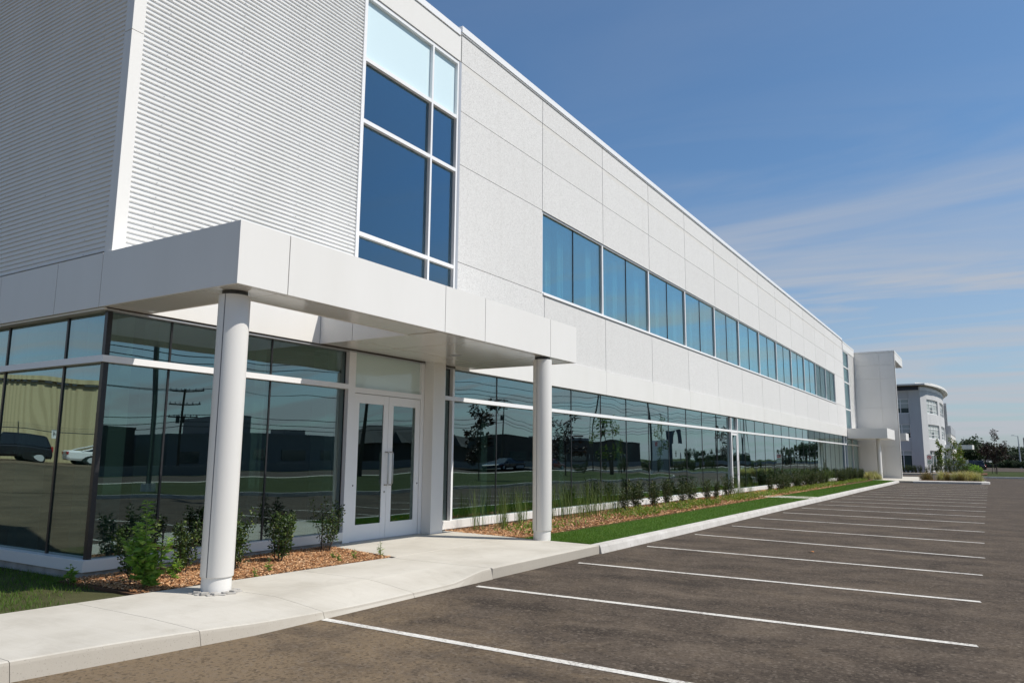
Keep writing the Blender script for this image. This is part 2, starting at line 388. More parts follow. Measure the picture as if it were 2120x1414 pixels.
def glassmat(name, f0, tint, refl, warp=0.022, wscale=0.45, pw_=2.6):
    m = bpy.data.materials.new(name); m.use_nodes = True; nt = m.node_tree
    for n in list(nt.nodes): nt.nodes.remove(n)
    out = nt.nodes.new('ShaderNodeOutputMaterial'); mx = nt.nodes.new('ShaderNodeMixShader')
    tr = nt.nodes.new('ShaderNodeBsdfTransparent'); tr.inputs[0].default_value = (*tint, 1)
    gl = nt.nodes.new('ShaderNodeBsdfGlossy'); gl.inputs['Roughness'].default_value = 0.0; gl.inputs['Color'].default_value = (*refl, 1)
    lw = nt.nodes.new('ShaderNodeLayerWeight'); lw.inputs[0].default_value = 0.5
    pw = mth(nt, 'POWER', lw.outputs['Facing'], pw_)
    fac = mth(nt, 'ADD', mth(nt, 'MULTIPLY', pw, 1-f0), f0)
    nz = noise(nt, pos(nt, (1,1,.55)), wscale, 1, .4)
    b = nt.nodes.new('ShaderNodeBump'); b.inputs['Strength'].default_value = 1.0; b.inputs['Distance'].default_value = warp
    nt.links.new(nz, b.inputs['Height']); nt.links.new(b.outputs[0], gl.inputs['Normal'])
    nt.links.new(fac, mx.inputs[0]); nt.links.new(tr.outputs[0], mx.inputs[1]); nt.links.new(gl.outputs[0], mx.inputs[2])
    nt.links.new(mx.outputs[0], out.inputs[0]); return m
M_glass = glassmat('tinted_glass', 0.22, (.38,.47,.45), (.75,.94,.94))
M_glass_up = glassmat('blue_tinted_glass', 0.12, (.62,.82,.84), (.70,.95,.98), 0.016, .35, 1.7)
M_glass_tall = glassmat('navy_tinted_glass', 0.15, (.24,.36,.46), (.56,.84,1.0), 0.016, .35, 2.0)
M_glass_door = glassmat('door_glass', 0.18, (.26,.33,.30), (.72,.95,.95))
M_spandrel = mat('pale_aqua_spandrel', (.62,.76,.80), 0.12, 0.5)
M_frost = mat('frosted_spandrel', (.56,.66,.62), 0.05, 0.8)
M_lens = mat('downlight_lens', (.6,.6,.58), 0.3, 0.5)
M_cglass = mat('car_glass', (.012,.014,.016), 0.05, 0.6)
M_win = mat('far_window_glass', (.05,.075,.075), 0.08, 0.8)
M_winb = mat('far_window_blind', (.40,.44,.42), 0.35, 0.5)

# ------------------------------------------------------------------ ground and paving (setting)
g = MB(); g.add([(-900,-700,-.03),(900,-700,-.03),(900,1600,-.03),(-900,1600,-.03)], [(0,1,2,3)])
g.build('ground', M_turf, kind='structure')
a = MB()
a.prism([(-8.2,-60),(3.6,-60),(3.6,66),(3.6,72),(14,78),(70,78),(70,92),(-70,92),(-70,80),(-5.5,80),(-6.2,72),(-6.2,14),(-8.2,12)], -.02, 0)
a.build('parking_lot', M_asph, kind='structure')
a = MB(); a.box(-14,70,150,236,-.02,0); a.box(-14,-1.2,92,106,-.02,.0); a.build('far_car_park', M_asph, kind='structure')
a = MB(); a.prism([(3.6,-60),(26,-60),(26,13),(14,14),(9,17.5),(3.6,22)], -.02, .002); a.build('driveway', M_asph, kind='structure')
a = MB(); a.box(27,43,-160,420,-.02,0.0); a.build('road', M_asph, kind='structure')
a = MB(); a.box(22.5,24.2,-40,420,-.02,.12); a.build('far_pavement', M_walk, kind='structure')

# kerbs
def kerb(pts, w, h, name):
    m = MB(); n = len(pts)
    L = []; 
    for i, p in enumerate(pts):
        q0 = Vector(pts[max(i-1,0)]); q1 = Vector(pts[min(i+1,n-1)]); d = (q1-q0).normalized(); nn = Vector((-d.y, d.x))
        L.append((Vector(p), nn))
    for i in range(n-1):
        (p0,n0),(p1,n1) = L[i], L[i+1]
        prof = [(0.03,-.02),(0.0,h*.75),(-.02,h),(-w+.015,h),(-w,h-.015),(-w,-.02)]
        A = [(p0.x-n0.x*u, p0.y-n0.y*u, z) for u, z in prof]; B = [(p1.x-n1.x*u, p1.y-n1.y*u, z) for u, z in prof]
        k = len(prof)
        m.add(A+B, [(j, j+1, k+j+1, k+j) for j in range(k-1)])
        if i == 0: m.add(A, [tuple(range(k))[::-1]])
        if i == n-2: m.add(B, [tuple(range(k))])
    return m.build(name, M_kerb, kind='structure')
def xk(y): return -6.13 - 0.02*math.sin(y*.3)
kerb([(xk(y), y) for y in np.linspace(12.82, 66.5, 30)], .21, .15, 'kerb')
kerb([(10.5,15.6),(8,18),(5.4,20),(3.9,23),(3.5,27),(3.45,40),(3.4,62),(3.9,68),(6,73),(12,77)][::-1], .2, .15, 'median_kerb')
kerb([(-1.2,92.2),(10,92.2),(40,92.2)], .25, .15, 'far_kerb')
# median lawn beyond the stalls
a = MB(); a.prism([(10.3,15.9),(8,18.2),(5.5,20.3),(4.0,23.3),(3.62,27),(3.6,40),(3.55,62),(4.0,68),(6.2,73),(12,76.8),(22.5,77),(22.5,15.9)], -.02, .13)
a.build('median_lawn', M_turf, kind='structure')

# pavement along the facade, with a dropped edge, cut into tooled slabs
def edge_x(y):
    return -6.14 - max(0, (5.2-y))*0.13*(1 if y < 5.2 else 0) - 0.035*max(0, min(1,(5.2-y)/3))**2
def edge_z(y):
    def sm(a,b,t): t = max(0,min(1,(t-a)/(b-a))); return t*t*(3-2*t)
    return .15 - .09*sm(3.6,6.9,y)*(1-sm(8.3,9.2,y))
def inner_x(y): return -8.36 + 0.055*(y-3.9) if y < 9.4 else -8.02
joints = [-30,-24,-18,-12,-8.8,-7.3,-5.8,-4.3,-2.9,-1.4,.1,1.6,3.1,4.6,6.05,7.55,9.28]
m = MB(); sub = MB()
for j in range(len(joints)-1):
    y0, y1 = joints[j]+.0025, joints[j+1]-.0025
    ys = np.linspace(y0, y1, 9)
    rows = []
    for y in ys:
        xo, zo, xi = edge_x(y), edge_z(y), inner_x(y)
        rows.append([(xi,y,-.02),(xi,y,.15),(xo-.75,y,.15),(xo-.4,y,.15-(.15-zo)*.45),(xo-.03,y,zo),(xo-.008,y,zo-.008),(xo,y,zo-.03),(xo+.03,y,-.02)])
    k = len(rows[0]); vs = [p for r in rows for p in r]
    fs = [(i*k+q, (i+1)*k+q, (i+1)*k+q+1, i*k+q+1) for i in range(len(rows)-1) for q in range(k-1)]
    fs = [f[::-1] for f in fs]
    m.add(vs, fs + [tuple(range(k)), tuple((len(rows)-1)*k+q for q in range(k))[::-1]])
sub.box(-8.2,-6.5,-30,9.3,-.02,.03)
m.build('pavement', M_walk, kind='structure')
# entrance slab
m = MB()
m.prism([(-6.13,9.292),(-8.016,9.292),(-8.016,12.985),(-6.13,12.8)], -.02, .151)
m.prism([(-8.024,9.40),(-9.99,9.85),(-9.99,13.28),(-9.25,13.22),(-8.024,12.99)], -.02, .151)
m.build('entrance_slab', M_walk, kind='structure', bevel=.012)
# path to the side door, landing by the tower, far island
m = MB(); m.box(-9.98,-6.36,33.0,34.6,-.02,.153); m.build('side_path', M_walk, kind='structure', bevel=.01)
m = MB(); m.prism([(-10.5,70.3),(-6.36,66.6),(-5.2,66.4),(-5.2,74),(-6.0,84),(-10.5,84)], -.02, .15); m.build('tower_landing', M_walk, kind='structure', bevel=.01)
m = MB(); m.prism([(-5.19,66.3),(-1.6,67.0),(-.7,66.9),(-.2,67.4),(-.15,68.6),(-.5,71.2),(-1.5,72.2),(-5.19,73.5)], -.02, .15); m.build('kerbed_island', M_kerb, kind='structure', bevel=.02)
m = MB(); m.prism([(-4.9,68.6),(-1.4,69.0),(-.7,69.3),(-.8,70.8),(-1.6,71.7),(-4.9,72.9)], .1, .165); m.build('island_bed', M_mulch, kind='structure')
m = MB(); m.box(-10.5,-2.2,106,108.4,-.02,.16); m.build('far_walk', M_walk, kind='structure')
m = MB(); m.box(-40,-.5,110,128,-.03,.06); m.build('far_bed', M_mulch, kind='structure')
# mulch beds and lawns (soil sheets)
m = MB(); m.prism([(-10.02,5.3),(-8.31,5.3),(-8.03,9.36),(-9.97,9.86),(-10.02,9.86)], -.02, .135); m.build('near_mulch_bed', M_mulch, kind='structure')
m = MB(); m.prism([(-10.02,13.27),(-9.2,13.22),(-8.02,13.0),(-7.85,15),(-7.8,24),(-8,33),(-8,45),(-7.8,60),(-8.2,69),(-10.02,70)], -.02, .135); m.build('mulch_bed', M_mulch, kind='structure')
m = MB(); m.prism([(-8.0,12.99),(-6.32,12.83),(-6.32,66.4),(-8.0,68.2),(-7.78,60),(-7.98,45),(-7.98,33),(-7.78,24),(-7.83,15)], -.02, .14); m.build('lawn', M_lawn, kind='structure')
m = MB(); m.prism([(-13.5,-30),(-8.45,-30),(-8.42,3),(-8.33,5.28),(-10.05,5.28),(-10.05,5.55),(-13.5,5.55)], -.02, .11); m.build('corner_lawn', M_dirt, kind='structure')
m = MB(); m.prism([(-60,-60),(-13.5,-60),(-13.5,5.55),(-60,5.55)], -.02, .09); m.build('bare_ground', M_bank, kind='structure')

# parking lines
PL = [((-6.12,6.03),(-.24,5.90)), ((-5.97,8.66),(-.24,8.64)), ((-5.9,11.5),(-.24,11.3)), ((-5.87,14.4),(-.24,13.9)), ((-5.88,17.3),(-.22,16.35)),
      ((-5.82,20.05),(-.25,19.25)), ((-5.85,23.05),(-.26,22.25)), ((-5.86,26.0),(-.28,25.35)), ((-5.85,28.85),(-.28,28.3)), ((-5.8,31.5),(-.28,31.2))]
for k in range(11): PL.append(((-5.78,34.2+2.95*k),(-.28,34.1+2.95*k)))
for (x0,y0),(x1,y1) in PL:
    m = MB(); hw = .05
    n = 12
    top = []; bot = []
    for i in range(n+1):
        t = i/n; x = x0+(x1-x0)*t; y = y0+(y1-y0)*t
        w = hw*(1+.06*math.sin(i*2.1+x0*9+y0))
        top.append((x,y+w)); bot.append((x+.02,y-w))
    m.add([(p[0],p[1],.004) for p in bot]+[(p[0],p[1],.004) for p in top], [(i,i+1,n+2+i,n+1+i) for i in range(n)])
    m.build('parking_line', M_paint, kind='structure')

# ------------------------------------------------------------------ the office building
B = thing('office_building', 'long white two-storey office building with ribbed metal corner, speckled panels and flat entrance canopy', 'building', (-10, 5.6, 0))
B.location = (0,0,0)
YE = 68.6           # far end of the panelled wing
def corr(mb, a0, a1, z0, z1, base, out, axis):
    P = .074; prof = []; z = z0; d = out-base
    while z + P <= z1+1e-6:
        prof += [(z,base),(z+.020,base),(z+.030,base+d),(z+.056,base+d),(z+.066,base)]; z += P
    prof.append((z1, base))
    A = []; Bv = []
    for (zz_, dd) in prof:
        if axis == 'y': A.append((dd,a0,zz_)); Bv.append((dd,a1,zz_))
        else: A.append((a0,dd,zz_)); Bv.append((a1,dd,zz_))
    k = len(prof); fs = []
    for i in range(k-1):
        q = (i,k+i,k+i+1,i+1)
        fs.append(q if axis == 'y' else q[::-1])
    mb.add(A+Bv, fs)
def screws(mb, cols, z0, z1, out, axis):
    P = .074; i = 0; z = z0
    while z < z1-.1:
        if i % 3 == 0:
            for c in cols:
                zc_ = z+.043; s_ = .006
                if axis == 'y': mb.box(out, out+.005, c-s_, c+s_, zc_-s_, zc_+s_)
                else: mb.box(c-s_, c+s_, out-.005, out, zc_-s_, zc_+s_)
        z += P; i += 1
m = MB(); corr(m, 5.745, 10.24, 4.46, 11.58, -10.012, -9.992, 'y'); m.mi = 1; screws(m, [6.15,7.45,8.75,10.05], 4.46, 11.58, -9.992, 'y')
m.build('corrugated_wall', [M_metal_w, M_alu], B)
m = MB(); corr(m, -10.13, -24.0, 4.46, 11.58, 5.622, 5.602, 'x'); m.f = m.f; m.mi = 1; screws(m, [-10.75,-12.0,-13.3,-14.6,-15.9,-17.2], 4.46, 11.58, 5.602, 'x')
m.build('corrugated_wall', [M_metal_w, M_alu], B)
m = MB(); m.box(-10.15,-9.965,5.565,5.75,4.44,7.72); m.box(-10.15,-9.965,5.565,5.75,7.728,11.58); m.build('corner_trim', M_acm, B, bevel=.004)
# seams where the ribbed sheets lap
# front fascia bands
def panels_y(mb, x, t, ys, z0, z1, gap=.010):
    for i in range(len(ys)-1): mb.box(x-t, x, ys[i]+gap/2, ys[i+1]-gap/2, z0, z1)
m = MB(); m.mi = 0
panels_y(m, -9.962, .03, [5.566,7.32,9.43], 3.68, 4.45)
panels_y(m, -9.962, .03, [13.52]+[17.50+3.92*i for i in range(13)]+[YE], 3.645, 4.36)
m.mi = 1; m.box(-10.03,-9.985,5.58,YE-.01,3.66,4.34); m.box(-10.03,-9.985,5.58,10.4,4.34,4.44)
m.build('fascia_panel', [M_acm, M_joint], B)
m = MB(); m.box(-10.2,-9.985,5.6,YE-.02,3.635,3.655); m.build('soffit_trim', M_alu, B)
# concrete panel wall
vj = [13.54]+[17.44+3.905*i for i in range(13)]+[YE]
vl = [13.54]+[17.56+3.905*i for i in range(13)]+[YE]
ZW0, ZW1 = 6.13, 8.45
YW0, YW1 = 17.46, 17.46+12*3.887
m = MB(); gp = .024
for i in range(len(vj)-1):
    y0, y1 = vj[i]+gp/2, vj[i+1]-gp/2
    m.mi = 0
    m.box(-10.06,-10.0,y0,y1,11.005,11.72)
    m.box(-10.06,-10.0,y0,y1,9.775,10.865)
    if i == 0:
        m.box(-10.06,-10.0,y0,y1,8.46,9.76); m.box(-10.06,-10.0,y0,y1,6.12,8.445)
    elif vj[i+1] > YW1+1:
        m.box(-10.06,-10.0,max(y0, YW1+.0),y1,8.46,9.76); m.box(-10.06,-10.0,YW1,y1,6.12,8.445) if y0 < YW1+3.9 else None
    else:
        m.box(-10.06,-10.0,y0,y1,8.455,9.76)
    m.mi = 1; m.box(-10.06,-10.008,y0,y1,10.872,10.998)
for i in range(len(vl)-1):
    m.mi = 0; m.box(-10.06,-10.0,vl[i]+gp/2,vl[i+1]-gp/2,4.372,6.105)
m.mi = 2
m.box(-10.12,-10.03,13.56,YE,8.47,11.7); m.box(-10.12,-10.03,13.56,YE,4.38,6.1)
m.box(-10.12,-10.03,13.56,YW0-.0,6.1,8.47); m.box(-10.12,-10.03,YW1,YE,6.1,8.47)
m.build('concrete_wall', [M_agg, M_smooth, M_joint], B)
m = MB(); m.box(-10.4,-9.955,13.50,YE+.02,11.735,11.90); m.box(-10.4,-9.975,13.52,YE,11.70,11.735); m.build('parapet_coping', M_frame, B, bevel=.006)
m = MB(); m.box(-10.4,-9.94,5.5,13.42,11.60,11.76); m.box(-24,-10.4,5.5,6.0,11.60,11.76); m.build('parapet_coping', M_frame, B, bevel=.006)
m = MB(); m.box(-10.3,-9.965,10.26,13.47,10.97,11.595); m.build('window_header', M_acm, B, bevel=.004)

# strip windows on the upper floor
def frame_y(mb, x0, x1, y0, y1, z0, z1, w, sill=None):
    mb.box(x0,x1,y0,y0+w,z0,z1); mb.box(x0,x1,y1-w,y1,z0,z1); mb.box(x0,x1,y0+w,y1-w,z1-w,z1); mb.box(x0,x1,y0+w,y1-w,z0,z0+(sill or w))
for i in range(12):
    y0 = YW0+3.887*i; y1 = y0+3.887
    m = MB(); frame_y(m, -10.13,-10.03, y0+.002, y1-.002, ZW0, ZW1-.005, .042)
    fr = m.build('strip_window', M_frame, B)
    p = MB(); ym = (y0+y1)/2
    p.box(-10.105,-10.085,y0+.044,ym-.008,ZW0+.044,ZW1-.049); p.box(-10.105,-10.085,ym+.008,y1-.044,ZW0+.044,ZW1-.049)
    p.build('pane', M_glass_up, fr)
    p = MB(); p.box(-10.10,-10.07,ym-.012,ym+.012,ZW0+.043,ZW1-.048); p.build('centre_joint', M_black, fr)
    if i in (5,6,7,8,9):
        bl = MB()
        for yy in np.arange(y0+.1, y1-.15, .127): bl.box(-10.36,-10.345,yy,yy+.12,ZW0+.04,ZW1-.1)
        bl.build('blind', M_blind, fr)
    else:
        bl = MB()
        for yy in np.arange(y1-.55, y1-.2, .09): bl.box(-10.36,-10.345,yy,yy+.06,ZW0+.04,ZW1-.1)
        bl.build('blind', M_blind, fr)
        bl = MB()
        for yy in np.arange(ym-.35, ym-.05, .09): bl.box(-10.42,-10.405,yy,yy+.05,ZW0+.04,ZW1-.1)
        bl.build('blind', M_blind, fr)
m = MB(); m.box(-10.06,-9.965,YW0+.01,YW1-.01,6.075,6.128); m.build('window_sill', M_frame, B)
m = MB(); m.box(-10.16,-10.04,YW0-.02,YW0+.001,ZW0,ZW1); m.box(-10.16,-10.04,YW1-.001,YW1+.02,ZW0,ZW1); m.box(-10.16,-10.02,YW0,YW1,ZW1-.002,ZW1+.02)
m.build('window_reveal', M_alu, B)

# tall stair window between ribbed metal and concrete
TY0, TY1, TYM = 10.27, 13.44, 12.47
m = MB(); x0, x1 = -10.12,-9.985; w = .058
m.box(x0,x1,TY0,TY0+w,4.46,10.96); m.box(x0,x1,TY1-w,TY1,4.46,10.96); m.box(x0,x1,TYM-w/2,TYM+w/2,4.46,10.96)
zs = [(4.46,4.56),(5.91,5.99),(8.21,8.29),(9.51,9.59),(10.88,10.96)]
for za, zb in zs:
    m.box(x0,x1-.003,TY0+w,TYM-w/2,za,zb); m.box(x0,x1-.003,TYM+w/2,TY1-w,za,zb)
tw = m.build('tall_window', M_frame, B)
p = MB()
for k in range(3):
    za, zb = zs[k][1], zs[k+1][0]
    p.box(-10.085,-10.065,TY0+w,TYM-w/2,za,zb); p.box(-10.085,-10.065,TYM+w/2,TY1-w,za,zb)
p.build('pane', M_glass_tall, tw)
p = MB(); p.box(-10.085,-10.065,TY0+w,TYM-w/2,9.59,10.88); p.box(-10.085,-10.065,TYM+w/2,TY1-w,9.59,10.88); p.build('spandrel_pane', M_spandrel, tw)
p = MB(); p.box(-10.14,-9.978,TY1+.002,TY1+.085,4.46,10.96); p.build('side_trim', M_alu, tw)
p = MB(); p.box(-10.10,-9.975,TY0-.035,TY0-.002,4.46,10.96); p.build('side_trim', M_frame, tw)

# ground-floor glazing: one bay per sheet of glass
ZS, ZT0, ZT1, ZG = .35, 2.935, 3.025, 3.632
xg0, xg1 = -10.115, -10.09
def bay(y0, y1, frost=False, dark=True):
    m = MB()
    m.box(-10.12,-10.078,y1-.014,y1+.014,ZS,ZG)
    fr = m.build('storefront_bay', M_black, B)
    p = MB(); p.box(xg0,xg1,y0+.015,y1-.015,ZS,ZT0); p.box(xg0,xg1,y0+.015,y1-.015,ZT1,ZG); p.build('pane', M_glass, fr)
ed = [5.68,6.63,8.49,10.22]
for i in range(3): bay(ed[i], ed[i+1])
ed = [12.87,13.46]; bay(*ed)
ed = [13.52]+[15.38+1.948*i for i in range(11)]
for i in range(len(ed)-1): bay(ed[i], ed[i+1])
ed2 = [35.97]+[37.45+1.955*i for i in range(16)]
for i in range(len(ed2)-1): bay(ed2[i], ed2[i+1])
YD2 = ed2[-1]
# short side
m0 = [-10.08,-11.12,-12.82,-14.3,-16.0,-17.7,-19.4]
for i in range(len(m0)-1):
    m = MB(); m.box(m0[i+1]-.022,m0[i+1]+.022,5.675,5.72,ZS,ZG); fr = m.build('storefront_bay', M_black, B)
    p = MB(); p.box(m0[i+1]+.024,m0[i]-.024,5.69,5.715,ZS,ZT0); p.box(m0[i+1]+.024,m0[i]-.024,5.69,5.715,ZT1,ZG); p.build('pane', M_glass, fr)
m = MB(); m.box(-10.10,-10.03,5.63,5.70,ZS,ZT0-.0); m.box(-10.10,-10.03,5.63,5.70,ZT1,ZG); m.build('corner_post', M_black, B)
m = MB()
m.box(-10.1,-9.985,5.585,10.215,ZT0,ZT1); m.box(-22,-10.1,5.585,5.70,ZT0,ZT1)
m.box(-10.1,-9.985,12.88,34.84,ZT0,ZT1); m.box(-10.1,-9.985,35.99,YD2,ZT0,ZT1)
m.build('transom_rail', M_frame, B)
m = MB()
m.box(-10.16,-9.975,5.56,10.215,.20,ZS); m.box(-22,-10.16,5.56,5.74,.20,ZS)
m.box(-10.16,-9.975,12.88,34.84,.175,ZS); m.box(-10.16,-9.975,35.99,YE,.175,ZS)
m.build('sill_panel', M_acm, B, bevel=.004)
m = MB(); m.box(-10.3,-10.015,5.60,10.2,-.05,.198); m.box(-22,-10.3,5.60,5.9,-.05,.198); m.box(-10.3,-10.015,12.9,YE,-.05,.173); m.box(-10.3,-10.0,10.2,12.9,-.05,.148)
m.build('foundation', M_found, B)
m = MB(); m.box(-10.1,-9.99,13.455,13.52,ZS,ZT0); m.box(-10.1,-9.99,13.455,13.52,ZT1,ZG); m.build('white_mullion', M_frame, B)

# main entrance: double glass door with transom light
D = MB(); xd0, xd1 = -10.11, -9.99
D.box(xd0,xd1,10.22,10.40,.152,3.69)
D.box(xd0,xd1,12.36,12.45,.152,3.69)
D.box(xd0,xd1-.004,10.40,12.36,2.885,2.985)
dr = D.build('entrance_door', M_frame, B)
p = MB(); p.box(-10.075,-10.05,10.40,12.36,2.985,3.69); p.build('transom_light', M_frost, dr)
yc = 11.38
for y0, y1 in ((10.41,yc-.004),(yc+.004,12.35)):
    m = MB(); m.box(-10.06,-10.012,y0,y0+.14,.165,2.875); m.box(-10.06,-10.012,y1-.14,y1,.165,2.875)
    m.box(-10.06,-10.014,y0+.14,y1-.14,2.70,2.875); m.box(-10.06,-10.014,y0+.14,y1-.14,.165,.45)
    m.build('door_leaf', M_frame, dr)
    p = MB(); p.box(-10.045,-10.025,y0+.14,y1-.14,.45,2.70); p.build('door_pane', M_glass_door, dr)
    yh = yc-.065 if y0 < yc-.1 else yc+.065
    hh = MB(); hh.tube([(-10.012,yh,1.16),(-9.94,yh,1.16),(-9.92,yh,1.19),(-9.92,yh,1.76),(-9.94,yh,1.79),(-10.012,yh,1.79)], .013, 8)
    hh.build('door_handle', M_steel, dr, smooth=True)
lk = MB(); lk.tube([(-10.012,yc-.06,1.03),(-10.002,yc-.06,1.03)], .018, 12); lk.build('lock', M_steel, dr)
for yy in (10.45, 12.31):
    lk = MB(); lk.tube([(-10.012,yy,1.17),(-10.004,yy,1.17)], .014, 10); lk.build('pivot_cap', M_black, dr)
m = MB(); m.box(-10.15,-9.75,12.46,12.865,.152,3.688); m.build('pilaster', M_acm, B, bevel=.004)
m = MB(); m.box(-10.09,-9.985,10.40,12.36,.151,.163); m.build('threshold', M_alu, B)

# side door in the glazed wall
D = MB(); D.box(-10.11,-9.985,34.85,34.93,.175,3.60); D.box(-10.11,-9.985,35.90,35.98,.175,3.60); D.box(-10.11,-9.99,34.93,35.90,2.92,3.03)
sd = D.build('side_door', M_frame, B)
m = MB(); frame_y(m, -10.06,-10.01, 34.94,35.89,.18,2.91,.11,.2); m.build('door_leaf', M_frame, sd)
p = MB(); p.box(-10.045,-10.03,35.05,35.78,.38,2.80); p.box(-10.1,-10.08,34.94,35.89,3.035,3.6); p.build('door_pane', M_glass_door, sd)
hh = MB(); hh.tube([(-10.01,35.82,1.0),(-9.93,35.82,1.0),(-9.93,35.82,1.6),(-10.01,35.82,1.6)], .014, 8); hh.build('door_handle', M_steel, sd)

# main canopy
cb = MB()
cb.box(-9.95,-7.26,5.55,6.17,3.71,4.40); cb.box(-7.92,-7.26,6.17,9.46,3.71,4.40); cb.box(-9.95,-7.26,9.46,14.01,3.71,4.40)
cn = cb.build('entrance_canopy', M_joint, B)
f = MB(); gp = .013
fy = [5.52,6.27,9.49,10.63,12.94,14.05]
for i in range(5):
    f.box(-7.255,-7.225,fy[i]+(gp/2 if i else 0),fy[i+1]-(gp/2 if i<4 else 0),3.675,4.43)
fx = [-7.256,-10.08,-11.24,-12.9,-14.6,-16.3,-18,-20,-24]
for i in range(8):
    f.box(fx[i]-(gp/2 if i else 0),fx[i+1]+gp/2,5.52,5.549,3.675,4.43)
f.box(-9.95,-7.256,14.012,14.042,3.675,4.43)
f.box(-9.175,-7.93,9.43,9.455,3.675,4.43); f.box(-9.96,-9.187,9.43,9.455,3.675,4.43)
f.box(-7.95,-7.922,6.2,9.43,3.675,4.43); f.box(-9.96,-7.95,6.172,6.2,3.675,4.43)
f.box(-9.96,-7.256,5.549,6.172,4.41,4.43); f.box(-7.922,-7.256,6.172,9.455,4.41,4.43); f.box(-9.96,-7.256,9.455,14.012,4.41,4.43)
f.build('canopy_fascia', M_acm, cn)
s = MB(); z0, z1 = 3.68, 3.709
gs = .022
s.box(-7.94,-7.33,5.552+.06,6.19,z0,z1); s.box(-9.955,-7.952,5.552+.06,6.19,z0,z1)
s.box(-7.94,-7.33,6.20,9.40,z0,z1)
yy = [9.41,10.63,12.94,13.98]; xx = [-7.33,-9.17,-9.955]
s2 = [9.46,10.63,12.94,13.98]
for i in range(3):
    for j in range(2): s.box(xx[j+1]+gs/2,xx[j]-gs/2,(s2[i])+gs/2,s2[i+1]-gs/2,z0,z1)
s.box(-7.32,-7.257,5.552,14.01,z0,z1); s.box(-9.955,-7.34,5.552,5.60,z0,z1)
s.build('canopy_soffit', M_soffit, cn)
d = MB(); d.lathe(-8.74,11.84,[(.0,3.6795),(.085,3.6795),(.085,3.672),(.11,3.670),(.115,3.6795)],32); d.build('downlight', M_alu, cn, smooth=True)
# short-side fascia behind the skin and its soffit
m = MB(); m.box(-24,-9.99,5.552,5.62,3.70,4.44); m.build('short_side_fascia_core', M_joint, B)
m = MB(); m.box(-24,-9.99,5.552,5.76,3.645,3.672); m.build('head_trim', M_acm, B)

def column(cx, cy, ang):
    z0, z1 = .151, 3.675
    gapw = .035
    m = MB(); m.lathe(cx, cy, [(.150,.33),(.183,.33),(.185,.335),(.185,z1-.05),(.150,z1-.05)], 56, ang+gapw, ang+2*math.pi-gapw)
    c = m.build('canopy_column', M_acm, B, smooth=True)
    m = MB(); m.lathe(cx, cy, [(.176,.33),(.176,z1-.05)], 40); m.build('seam_backing', M_alu, c, smooth=True)
    m = MB(); m.lathe(cx, cy, [(0,z0-.01),(.168,z0-.01),(.168,.36),(0,.36)], 40); k = m.build('base_collar', M_acm, c, smooth=True)
    m = MB(); m.lathe(cx, cy, [(0,z1+.004),(.15,z1+.004),(.15,z1-.055),(0,z1-.055)], 40); m.build('shadow_gap', M_dgrey, c)
column(-7.69, 5.86, math.atan2(-5.86, 7.69) - .62)
column(-7.42, 12.96, math.atan2(-12.96, 7.42) - .62)
# ragged concrete left round the near column
m = MB()
N = 40; ro = [.255+.03*math.sin(i*1.7)+.02*rng.random() for i in range(N)]
m.prism([(-7.69+ro[i]*math.cos(2*math.pi*i/N), 5.86+ro[i]*math.sin(2*math.pi*i/N)) for i in range(N)], .12, .162)
for i in range(6):
    t0 = -2.0+i*.55; r0 = .19; r1 = .235+.03*rng.random(); t1 = t0+.42
    m.prism([(-7.69+r_*math.cos(t_), 5.86+r_*math.sin(t_)) for r_, t_ in ((r0,t0),(r1,t0+.05),(r1+.02,(t0+t1)/2),(r1-.02,t1-.03),(r0,t1))], .15, .172+.012*rng.random())
tag(m.build('concrete_collar', M_rubble, bevel=.005), 'ragged ring of broken concrete around the foot of the nearest round column', 'concrete collar')

# interior shell
m = MB(); m.box(-24,-10.2,5.8,YE,.10,.17); m.box(-24,-10.25,5.8,YE,4.5,4.62); m.build('floor_slab', M_int_f, B)
m = MB(); m.box(-24,-10.2,5.8,YE,3.66,3.72); m.box(-24,-10.25,5.8,YE,9.4,9.5); m.build('ceiling', M_int_c, B)
m = MB(); m.box(-24.2,-24,5.6,YE,-.05,11.6); m.box(-17.0,-16.9,5.8,YE,.15,3.66); m.box(-15.0,-14.9,5.8,YE,4.6,9.4); m.build('interior_wall', M_int_w, B)
m = MB(); m.box(-24,-10.1,5.66,YE,11.45,11.58); m.box(-24,-10.15,YE-.1,YE,.1,11.5); m.build('roof', M_gbld, B)
M_drywall = mat('white_drywall', (.80,.81,.79), 0.8, 0.2)
m = MB()
for y in np.arange(15.15, 66, 3.9): m.box(-10.62,-10.28,y-.13,y+.13,.171,3.659)
for y, w_ in ((6.02,.13),(6.62,.09),(8.40,.11),(10.02,.10)): m.box(-10.6,-10.24,y-w_,y+w_,.171,3.659)
for x in (-10.86,-12.55,-14.3): m.box(x-.13,x+.13,5.9,6.2,.171,3.659)
for y in np.arange(19.0, 64, 3.9): m.box(-10.95,-10.7,y-.15,y+.15,4.621,9.399)
m.build('interior_column', M_drywall, B)

